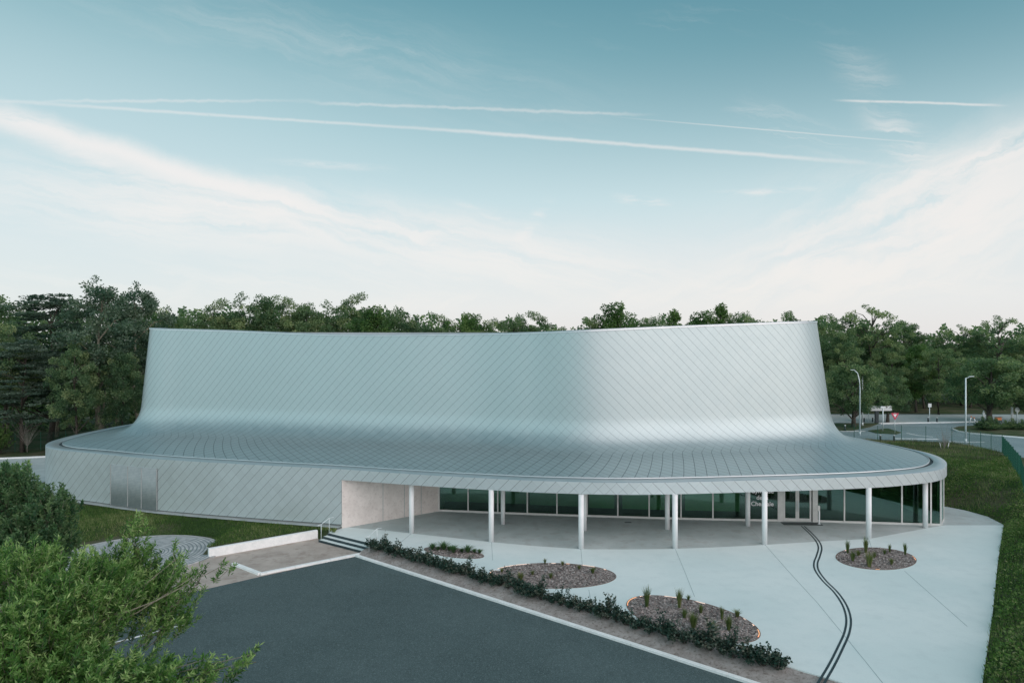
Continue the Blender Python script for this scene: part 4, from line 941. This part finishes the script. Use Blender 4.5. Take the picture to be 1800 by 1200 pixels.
# distant wood as one mass
C_ = []; r_ = np.random.default_rng(5)
n = 84000; px = np.concatenate([r_.uniform(-700, 320, n // 3), r_.uniform(300, 1450, n // 3), r_.uniform(1430, 2400, n - 2 * (n // 3))])
Dd = np.where(px < 320, r_.uniform(90, 100, n), r_.uniform(128, 140, n)); topp = np.interp(px, [-150, 100, 300, 420, 700, 980, 1100, 1430, 1560, 1630, 1720, 2000], [545, 552, 552, 547, 556, 577, 568, 568, 576, 586, 582, 586]) + 9 * np.sin(px * .09) + 5 * np.sin(px * .23)
zt = CH - (topp - 600) / F * Dd; zz = r_.uniform(0, 1, n) ** .8 * zt
C_ = np.stack([(px - 900) / F * Dd, Dd, zz], 1); D_ = unit(r_.normal(size=(n, 3))); V, Q = leaf_arrays(C_, D_, r_.uniform(.5, .9, n), .5)
tn_ = np.clip(.3 + .25 * wavy(C_[:, 0], C_[:, 2], .6) + r_.normal(size=n) * .12, 0, 1); wd = link(fast_mesh('woodland', V, Q, np.repeat(tn_, 4)), 'woodland', M['leaf_wood']); tag(wd, 'dark mass of the wood filling in behind the nearer trees', 'wood', kind='stuff')
# trunks at the left wood edge
for i, (px, pb, D, r, lb) in enumerate([(98, 757, 86, .32, 'pale forked ivy covered trunk at the wood edge left of the hall'), (171, 752, 84, .3, 'slim pale trunk standing at the wood edge by the sloping roof'), (12, 752, 84, .2, 'thin grey trunk at the far left wood edge'), (205, 745, 86, .25, 'short pale trunk close above the sloping roof')]):
    x = (px - 900) / F * D; e = empty('bare_tree', (x, D, 0), 0, lb, 'tree')
    MB().tube([(0, 0, -.2), (.1, 0, 2.5), (-.15, 0, 5.5), (.1, 0, 10)], [r * 1.15, r, r * .8, r * .5], 9).build('trunk', M['bark_pale'], e, True)
    MB().tube([(-.05, 0, 1.0), (.7, .1, 3.8), (1.0, .1, 6)], [r * .5, r * .4, r * .25], 7).build('limb', M['bark_pale'], e, True)
# saplings and small bushes
def sapling(x, y, z, h, label, white=False, seed=3):
    r_ = random.Random(seed); e = empty('bare_sapling', (x, y, z), 0, label, 'sapling'); m_ = MB()
    for k in range(26):
        a = r_.uniform(0, 6.28); q = r_.uniform(.1, .42) * h; hh = h * r_.uniform(.5, 1); m_.tube([(0, 0, h * .12), (math.cos(a) * q * .4, math.sin(a) * q * .4, hh * .55), (math.cos(a) * q, math.sin(a) * q, hh)], [.014, .009, .004], 4, False)
    m_.build('branches', M['bark_white'], e); MB().tube([(0, 0, -.1), (0, 0, h * .3)], [.05, .035], 6).build('stem', M['bark_white'], e, True)
    if white:
        for s_ in (-1, 1): MB().tube([(.28 * s_, 0, -.1), (.5 * s_, 0, .95)], .03, 6).build('stake', M['white_paint'], e, True)
sapling(-52.2, 73.5, .2, 4.2, 'bare pale sapling in front of the dark wood at far left', False, 3)
x, y = P(1660, 793, .25); sapling(x, y, .25, 3.2, 'bare sapling held by two white stakes in front of the green fence', True, 4)
st_, lf = shrub(300, 3.2, 1.5, 60, 60, (.12, .22)); lf.materials.append(M['leaf_bright']); e = empty('round_bush', (-54.5, 72.5, .1), 0, 'bright green bush at the left edge above the fence', 'bush'); o = bpy.data.objects.new('foliage', lf); col.objects.link(o); o.parent = e; st_.build('stems', M['bark'], e)
st_, lf = shrub(301, 1.15, 1.0, 60, 60, (.10, .18))
lf.materials.append(M['leaf_wood']); e0 = empty('clipped_bush', (0, 0, .1)); o = bpy.data.objects.new('foliage', lf); col.objects.link(o); o.parent = e0; st_.build('stems', M['bark'], e0)
for i, (px, py, s, lb) in enumerate([(1727, 755, 1.0, 'dark clipped bush at the left end of the island row'), (1739, 756, 1.05, 'dark clipped bush below the leaning trunk'), (1750, 755, .9, 'third clipped bush on the traffic island'), (1767, 754, .7, 'small dark bush right of the orange board'), (1779, 754, .85, 'rounded bush below the white column'), (1796, 755, .8, 'low bush at the right edge of the island')]):
    e = e0 if i == 0 else copy_tree(e0); x, y = P(px, py, .13); e.location = (x, y, .1); e.scale = (s * 1.1, s, s); tag(e, lb, 'bush', 'bushes on the traffic island')
# ------------------------------------------------------------------ near trees
def near_tree(name, base, blobs, nleaf, ll, lw, mat, label, seed, twig=.5, fork=None):
    r_ = np.random.default_rng(seed); e = empty(name, base, 0, label, 'tree'); B0_ = np.array(base); tr = MB()
    blobs = [(np.array(PD(px, py, D)) - B0_, rx / F * D, ry / F * D, rd, wgt) for (px, py, rx, ry, D, rd, wgt) in blobs]
    tot = sum(b[4] * b[1] * b[2] * b[3] for b in blobs); zt = max(b[0][2] + b[2] for b in blobs) * .8
    tr.tube([(0, 0, -.2), (.05, .03, zt * .4), (-.05, .05, zt * .75), (0, 0, zt)], [.13, .10, .06, .03], 8)
    C_ = []; D_ = []; T_ = []
    for (c_, rx, rz, ry, wgt) in blobs:
        n = int(nleaf * wgt * rx * rz * ry / tot); nt = max(3, int(n / 46))
        hub = np.array([c_[0] * .3, c_[1] * .3, min(max(c_[2] - .9, zt * .25), zt * .9)])
        dn = np.array([0, 0, rz * .6 + .12]); tr.tube([(0, 0, max(hub[2] - .9, .5)), tuple(hub - dn), tuple((hub + c_) / 2 - dn * 1.3), tuple(c_ - dn * .3)], [.045, .028, .014, .007], 5, False)
        for k in range(nt):
            u = unit(r_.normal(size=(1, 3)))[0]; q = r_.uniform(.12, 1) ** .5
            tip = c_ + u * q * np.array([rx, ry, rz]) * (1 + .15 * math.sin(5 * u[0] + 3 * u[2]))
            od = unit(((tip - c_ * .55) + r_.normal(size=3) * .35 + np.array([0, 0, .35]))[None])[0]; ln = twig * r_.uniform(.6, 1.4); b1 = tip - od * ln
            tr.tube([tuple(b1), tuple(tip)], [.006, .003], 3, False)
            if k % 3 == 0: tr.tube([tuple(c_ - np.array([0, 0, .25])), tuple((c_ + b1) / 2 + np.array([0, 0, -.15])), tuple(b1)], [.011, .008, .005], 4, False)
            nl = 46; t = r_.uniform(0, 1.05, nl); p = b1 + od * ln * t[:, None] + r_.normal(size=(nl, 3)) * .018
            rd_ = unit(r_.normal(size=(nl, 3))); dd = unit(rd_ * .9 + od * .75 + np.array([0, 0, .05]))
            C_.append(p); D_.append(dd); T_.append(np.clip(r_.normal(.42, .2) + r_.normal(size=nl) * .16 + (t > .85) * .15, 0, 1))
    C_ = np.concatenate(C_); D_ = np.concatenate(D_); T_ = np.concatenate(T_); Ls = ll * r_.uniform(.65, 1.3, len(C_)); V, Q = leaf_arrays(C_, D_, Ls, lw * r_.uniform(.8, 1.2, len(C_)))
    o = link(fast_mesh('crown', V, Q, np.repeat(T_, 4)), 'crown', M[mat], e); tr.build('trunk', M['bark_pale'], e, True)
    return e
bx, by = (-11.6, 15.5)
near_tree('young_oak_tree', (bx, by, ZL), [(60, 1110, 120, 80, 15.5, 1.8, 1), (150, 1040, 120, 60, 17, 1.6, .9), (250, 1015, 90, 55, 18.5, 1.2, .8), (245, 950, 26, 62, 18.5, .5, .8), (310, 975, 22, 25, 18, .4, .5), (352, 1000, 28, 16, 18, .4, .7), (320, 1035, 40, 30, 18, .7, .8),
          (300, 1085, 55, 26, 17.5, .8, .9), (30, 1000, 60, 60, 17, 1.2, .8), (60, 1190, 120, 70, 14.5, 1.6, 1), (210, 1185, 110, 38, 14.5, 1.2, 1.1), (330, 1190, 60, 26, 14.5, .8, 1.0), (380, 1178, 32, 20, 14.5, .5, 1), (420, 1160, 26, 16, 14.5, .4, .9), (450, 1142, 20, 13, 14.5, .3, .7), (376, 1148, 12, 14, 14.5, .3, .5),
          (160, 1120, 60, 40, 16, 1.0, .7), (180, 975, 30, 25, 18.5, .6, .35), (110, 960, 18, 22, 18.5, .4, .25), (200, 985, 70, 34, 18.2, .8, .45), (120, 1000, 60, 40, 18, 1.0, .6), (400, 985, 14, 10, 18, .3, .25)],
          125000, .13, .030, 'leaf_near', 'nearest bright green tree with narrow leaves at the bottom left', 21)
near_tree('young_tree', (-17.9, 26.5, ZL), [(10, 890, 75, 75, 26, 1.8, 1), (85, 900, 48, 52, 26, 1.4, 1), (35, 960, 90, 60, 25, 2, 1), (20, 845, 40, 40, 26, 1.0, .9), (-40, 930, 80, 90, 26, 2, .7), (95, 950, 42, 40, 26, 1.2, .9), (112, 878, 14, 16, 26, .4, .7)],
          70000, .14, .055, 'leaf_near2', 'darker bushy tree at the left edge in front of the hall end', 22)
# low scrub at the left below the hall end
near_tree('young_tree', (-31, 43, 0), [(15, 838, 22, 30, 42, 1.5, .6), (40, 822, 14, 18, 44, 1, .4)], 5000, .16, .06, 'leaf_near', 'small light green sapling top in front of the left hall end', 23)

# ------------------------------------------------------------------ grass blades
def blades(name, n, X0, X1, Y0, Y1, keep, h, label, seed, lean=.5, wd=.03):
    r_ = np.random.default_rng(seed); X = r_.uniform(X0, X1, n); Y = r_.uniform(Y0, Y1, n); k = keep(X, Y); X, Y = X[k], Y[k]; Z = height(X, Y); n = len(X)
    cl = wavy(X, Y, 1.3) * .5 + wavy(X, Y, 4.1, 2) * .5; hh = h * r_.uniform(.4, 1.1, n) * (1 + .35 * np.clip(cl, -1, 1)); az = r_.uniform(0, 6.28, n); s = np.stack([-np.sin(az), np.cos(az), 0 * az], 1) * wd / 2
    b0 = np.stack([X, Y, Z - .01], 1); l = r_.uniform(0, lean, n); tip = b0 + np.stack([np.cos(az) * l * hh, np.sin(az) * l * hh, hh], 1)
    V = np.stack([b0 - s, b0 + s, tip], 1).reshape(-1, 3); Q = np.arange(3 * n).reshape(n, 3); tn = np.clip(.38 + .30 * wavy(X, Y, .45, 1) + .16 * cl + r_.normal(size=n) * .24, 0, 1)
    return tag(link(fast_mesh(name, V, Q, np.repeat(tn, 3)), name, M['blade']), label, 'grass', kind='stuff')
def keep_r(X, Y):
    de, se = segdist(X, Y, EDGE); df, sf = segdist(X, Y, FEN); vis = (X / Y < .80) & (X / Y > .3)
    return (se > 0) & (sf < 0) & vis & (de > -.0) & (rng.random(len(X)) < np.clip(34 / Y, .25, 1) ** 1.3)
blades('grass', 330000, 12, 53, 20, 84, keep_r, .30, 'long rough grass on the bank right of the forecourt', 31, .8)
def cover(n, label, seed):
    r_ = np.random.default_rng(seed); X = r_.uniform(12, 45, n); Y = r_.uniform(20, 62, n); de, se = segdist(X, Y, EDGE); df, sf = segdist(X, Y, FEN)
    pat = wavy(X, Y, .8, 3) + wavy(X, Y, 2.7, 1) * .6; k = (se > 0) & (sf < 0) & (X / Y < .80) & (pat + r_.normal(size=n) * .5 > -.1) & (de > .02); X, Y, pat = X[k], Y[k], pat[k]; n = len(X)
    Z = height(X, Y) + r_.random(n) ** 1.5 * (.50 + .38 * np.clip(pat, 0, 1.5)) * np.interp(Y, [40, 58], [1, .5]) * np.clip(segdist(X, Y, EDGE)[0] / .5 + .25, 0, 1); dd = r_.normal(size=(n, 3)); dd[:, 2] = np.abs(dd[:, 2]) * .7; Ls = r_.uniform(.07, .17, n)
    V, Q = leaf_arrays(np.stack([X, Y, Z], 1), unit(dd), Ls, Ls * .5); tn = np.clip(.42 + .22 * wavy(X, Y, 1.5, 2) + r_.normal(size=n) * .2, 0, 1)
    tag(link(fast_mesh('ground_plants', V, Q, np.repeat(tn, 4)), 'ground_plants', M['blade']), label, 'ground cover', kind='stuff')
M['dry'] = leafmat('dry_scrub', (.08, .085, .055, 1), (.15, .15, .10, 1), (.30, .28, .21, 1), .3, .8, 0)
def keep_d(X, Y):
    de, se = segdist(X, Y, EDGE); df, sf = segdist(X, Y, FEN); return (se > 0) & (sf < 0) & (X / Y < .80) & (wavy(X, Y, .5, 5) + rng.normal(size=len(X)) * .4 > np.interp(Y, [36, 50, 70], [1.3, .2, -.2]))
dg = blades('dry_grass', 60000, 20, 53, 36, 82, keep_d, .42, 'brownish dry scrub scattered over the upper part of the grass bank', 44, .7); dg.data.materials[0] = M['dry']
cover(300000, 'leafy ground cover spreading over the bank at the right edge', 41)
def keep_l(X, Y):
    low = inside(X, Y, LOW); a = Lc[:iw + 1]; yb = np.interp(X, a[5 * SUB:, 0], a[5 * SUB:, 1]); return (~low) & (Y < yb - .45) & (X / Y > -.8)
blades('grass', 150000, -34, -10.9, 38, 51.5, keep_l, .16, 'short green lawn between the shingled wall and the white retaining wall', 32, .7)
# bare stalks poking out in front of the grille
# ------------------------------------------------------------------ fences
def fence(path, label, h=1.75, z=lambda x, y: float(height(x, y))):
    e = empty('mesh_fence', (path[0][0], path[0][1], 0), 0, label, 'fence'); first_post = None
    pan = MB(); Wd = 1.0
    def panel_mesh():
        q = MB()
        for k in range(40): x = (k + .5) / 40; q.box((x, 0, h / 2 + .03), (.0028, .006, h - .06))
        for k in range(9): q.box((.5, 0, .08 + k * (h - .16) / 8), (1, .007, .008))
        me = bpy.data.meshes.new('mesh_panel'); me.from_pydata(q.v, [], q.f); me.materials.append(M['green_fence']); return me
    pm = panel_mesh(); pq = MB().tube([(0, 0, -.3), (0, 0, h + .06)], .03, 8); pq.box((0, 0, h + .07), (.07, .07, .02)); pme = bpy.data.meshes.new('fence_post'); pme.from_pydata(pq.v, [], pq.f); pme.materials.append(M['green_fence'])
    for i, p in enumerate(path):
        o = bpy.data.objects.new('fence_post', pme); col.objects.link(o); o.parent = e; o.location = (p[0] - path[0][0], p[1] - path[0][1], z(*p))
        if i < len(path) - 1:
            q = path[i + 1]; L = math.hypot(q[0] - p[0], q[1] - p[1]); o = bpy.data.objects.new('mesh_panel', pm); col.objects.link(o); o.parent = e
            dz_ = z(*q) - z(*p); o.location = (p[0] - path[0][0], p[1] - path[0][1], z(*p)); 
            o.rotation_euler = (0, 0, math.atan2(q[1] - p[1], q[0] - p[0])); o.scale = (L, 1, 1)
            o.rotation_euler.rotate_axis('Y', -math.atan2(dz_, L))
    return e
def resample(path, step):
    out = [path[0]]
    for a, b_ in zip(path[:-1], path[1:]):
        L = math.dist(a, b_); n = max(1, round(L / step))
        for k in range(1, n + 1): out.append((a[0] + (b_[0] - a[0]) * k / n, a[1] + (b_[1] - a[1]) * k / n))
    return out
fence(resample(FEN[2:4], 2.5) + FEN[4:][0:0] + resample([FEN[3], (50.6, 73.7), (51.1, 76.3)], 2.5)[1:] + [(50.9, 79), (48.8, 80.5), (46.2, 81), (43.6, 81.4), (41.6, 83), (39.8, 85), (38.2, 87.2), (36.5, 89.4)], 'green wire mesh fence between the grass bank and the road at right')
fence(resample([(-66, 69.5), (-56, 73), (-44, 80), (-34, 90)], 2.5), 'dark green wire fence in front of the wood behind the left hall end', 1.9, lambda x, y: 0.05)
# ------------------------------------------------------------------ street furniture
def lamp(px, ptop, D, z0, arm, label, curved=False):
    x = (px - 900) / F * D; h = CH - (ptop - 600) / F * D - z0; e = empty('street_lamp', (x, D, z0), 0, label, 'street lamp')
    if curved: pts = [(0, 0, 0), (0, 0, h * .72), (-.06, 0, h * .84), (-.3, 0, h * .95), (-.75, 0, h)]; MB().tube(pts, [.10, .08, .07, .06, .045], 10).build('pole', M['galv'], e, True); MB().box((-.95, 0, h + .0), (.5, .18, .07)).build('lamp_head', M['galv'], e, bevel=.02)
    else:
        MB().tube([(0, 0, 0), (0, 0, h)], [.10, .07], 10).build('pole', M['galv'], e, True); MB().tube([(0, 0, h - .05), (arm * .6, 0, h + .12)], .04, 8).build('arm', M['galv'], e, True); MB().box((arm * .8, 0, h + .17), (.55, .2, .08)).build('lamp_head', M['galv'], e, bevel=.02)
    MB().tube([(0, 0, 0), (0, 0, .5)], [.13, .12], 10).build('base', M['galv'], e, True)
lamp(1511.5, 650, 87.5, 0, 0, 'curved topped lamp post nearest the hall wall', True)
lamp(1516, 662, 97, 0, .8, 'straight lamp post with a short arm just behind the curved one')
lamp(1697.5, 664, 80.8, 0, .85, 'pale lamp post behind the green fence at right')
red = noisy('sign_red', (.55, .05, .10, 1), (.6, .07, .12, 1), 5, .5); orange = noisy('board_orange', (.62, .20, .08, 1), (.7, .25, .1, 1), 5, .6); yel = noisy('sign_yellow', (.5, .42, .08, 1), (.55, .46, .1, 1), 5, .5)
def at_px(px, py, z=.03): x, y = P(px, py, z); return (x, y, z)
e = empty('yield_sign', at_px(1573, 761.5), 0, 'red and white triangular yield sign on a thin post', 'road sign'); MB().tube([(0, 0, 0), (0, 0, 2.7)], .035, 8).build('post', M['galv'], e, True)
def tri(s, z, y): return [(-s, y, z + s * .58), (s, y, z + s * .58), (0, y, z - s * 1.15)]
mb = MB(); a3 = tri(.52, 2.35, -.05); b3 = tri(.52, 2.35, -.03); mb.add(a3 + b3, [(0, 1, 2), (3, 5, 4), (0, 3, 4, 1), (1, 4, 5, 2), (2, 5, 3, 0)]); mb.build('sign_plate', red, e)
mb = MB(); a3 = tri(.24, 2.37, -.056); b3 = tri(.24, 2.37, -.051); mb.add(a3 + b3, [(0, 1, 2), (3, 5, 4), (0, 3, 4, 1), (1, 4, 5, 2), (2, 5, 3, 0)]); mb.build('sign_face', M['white_paint'], e)
e = empty('direction_sign', at_px(1541, 744), 0, 'white arrow shaped direction sign pointing left on a dark post', 'road sign'); MB().box((0, 0, 1.1), (.5, .3, 2.2)).build('post', M['dark_metal'], e, bevel=.03)
pz = [(-1.35, 2.25), (-1.0, 2.62), (2.1, 2.62), (2.1, 1.88), (-1.0, 1.88)]; n = 5; vs = [(x, -.22, z) for x, z in pz] + [(x, -.16, z) for x, z in pz]; MB().add(vs, [tuple(range(5)), tuple(range(9, 4, -1))] + [(i, (i + 1) % 5, (i + 1) % 5 + 5, i + 5) for i in range(5)]).build('arrow_board', M['white_paint'], e)
e = empty('sign_post', at_px(1552, 758), 0, 'white post with a small box head before the arrow sign', 'road sign'); MB().tube([(0, 0, 0), (0, 0, 3.1)], .07, 8).build('post', M['galv'], e, True); MB().box((0, 0, 3.2), (.62, .2, .26)).build('head', M['white_paint'], e, bevel=.03)
e = empty('sign_post', at_px(1634, 741), 0, 'pale post with a small square plate below the dark wood', 'road sign'); MB().tube([(0, 0, 0), (0, 0, 2.3)], .06, 8).build('post', M['galv'], e, True); MB().box((0, -.05, 2.45), (.5, .06, .55)).build('sign_plate', M['white_paint'], e)
e = empty('priority_sign', at_px(1527, 740), 0, 'small yellow diamond sign on a thin post left of the arrow sign', 'road sign'); MB().tube([(0, 0, 0), (0, 0, 1.9)], .04, 8).build('post', M['galv'], e, True); MB().add([(0, -.05, 1.6), (.36, -.05, 1.96), (0, -.05, 2.32), (-.36, -.05, 1.96), (0, -.02, 1.6), (.36, -.02, 1.96), (0, -.02, 2.32), (-.36, -.02, 1.96)], [(0, 1, 2, 3), (7, 6, 5, 4), (0, 4, 5, 1), (1, 5, 6, 2), (2, 6, 7, 3), (3, 7, 4, 0)]).build('sign_plate', yel, e)
e = empty('round_sign', at_px(1788, 743), 0, 'round pale sign on a post at the right edge', 'road sign'); MB().tube([(0, 0, 0), (0, 0, 1.9)], .09, 8).build('post', M['galv'], e, True); mb = MB(); mb.tube([(0, -.08, 1.95), (0, -.02, 1.95)], .36, 20); mb.build('sign_plate', M['white_paint'], e)
e = empty('totem_sign', at_px(1779, 742), 0, 'tall narrow white column beside the round sign', 'totem'); MB().box((0, 0, 1.15), (.26, .2, 2.3)).build('column', M['white_paint'], e, bevel=.03); MB().box((0, 0, .05), (.4, .34, .1)).build('base', M['plinth'], e)
e = empty('totem_sign', at_px(1729, 742), 0, 'narrow white column left of the leaning tree trunk', 'totem'); MB().box((0, 0, .75), (.26, .2, 1.5)).build('column', M['white_paint'], e, bevel=.03); MB().tube([(0, 0, 1.5), (0, 0, 1.75)], [.06, .09], 8).build('cap', M['galv'], e)
e = empty('information_board', at_px(1755, 743), 0, 'small orange board on legs beyond the clipped bushes', 'board'); MB().box((0, 0, .62), (.95, .08, .42)).build('board', orange, e, bevel=.02); MB().box((0, 0, .87), (1.1, .4, .05), 0).build('roof', M['soil'], e)
for s_ in (-.4, .4): MB().box((s_, 0, .25), (.07, .07, .5)).build('leg', M['bark'], e)
eb = None
for i, (px, py, lb) in enumerate([(1485.5, 757, 'dark bollard with a pale cap beside the hall wall'), (1547.5, 775.5, 'dark bollard with a pale cap by the fence, left of the pair'), (1571.5, 775.5, 'dark bollard with a pale cap at the left end of the white road line'), (1631.5, 742, 'small bollard beside the pale sign post far off'), (1647, 742.5, 'small far bollard on the long pale kerb'), (1519, 742, 'small dark bollard near the straight lamp post foot'), (1534, 741.5, 'small dark bollard just left of the arrow sign post')]):
    if eb is None:
        eb = e = empty('bollard', (0, 0, 0)); MB().tube([(0, 0, 0), (0, 0, .68)], .10, 10).build('post', M['dark_metal'], e, True); MB().tube([(0, 0, .68), (0, 0, .74), (0, 0, .80)], [.105, .10, .05], 10).build('cap', M['white_paint'], e, True)
    else: e = copy_tree(eb)
    e.location = at_px(px, py); tag(e, lb, 'bollard', 'bollards along the road')
for (px, py, hh, ln, lb) in [(1704, 744, .9, .25, 'short pale marker post leaning left of the kerb end'), (1716, 745, .8, -.3, 'short pale marker post leaning over the road edge')]:
    e = empty('marker_post', at_px(px, py), 0, lb, 'marker post'); MB().tube([(0, 0, 0), (ln, 0, hh)], .09, 8).build('post', M['white_paint'], e, True); MB().tube([(ln, 0, hh), (ln * 1.2, 0, hh + .18)], .1, 8).build('cap', orange, e, True)
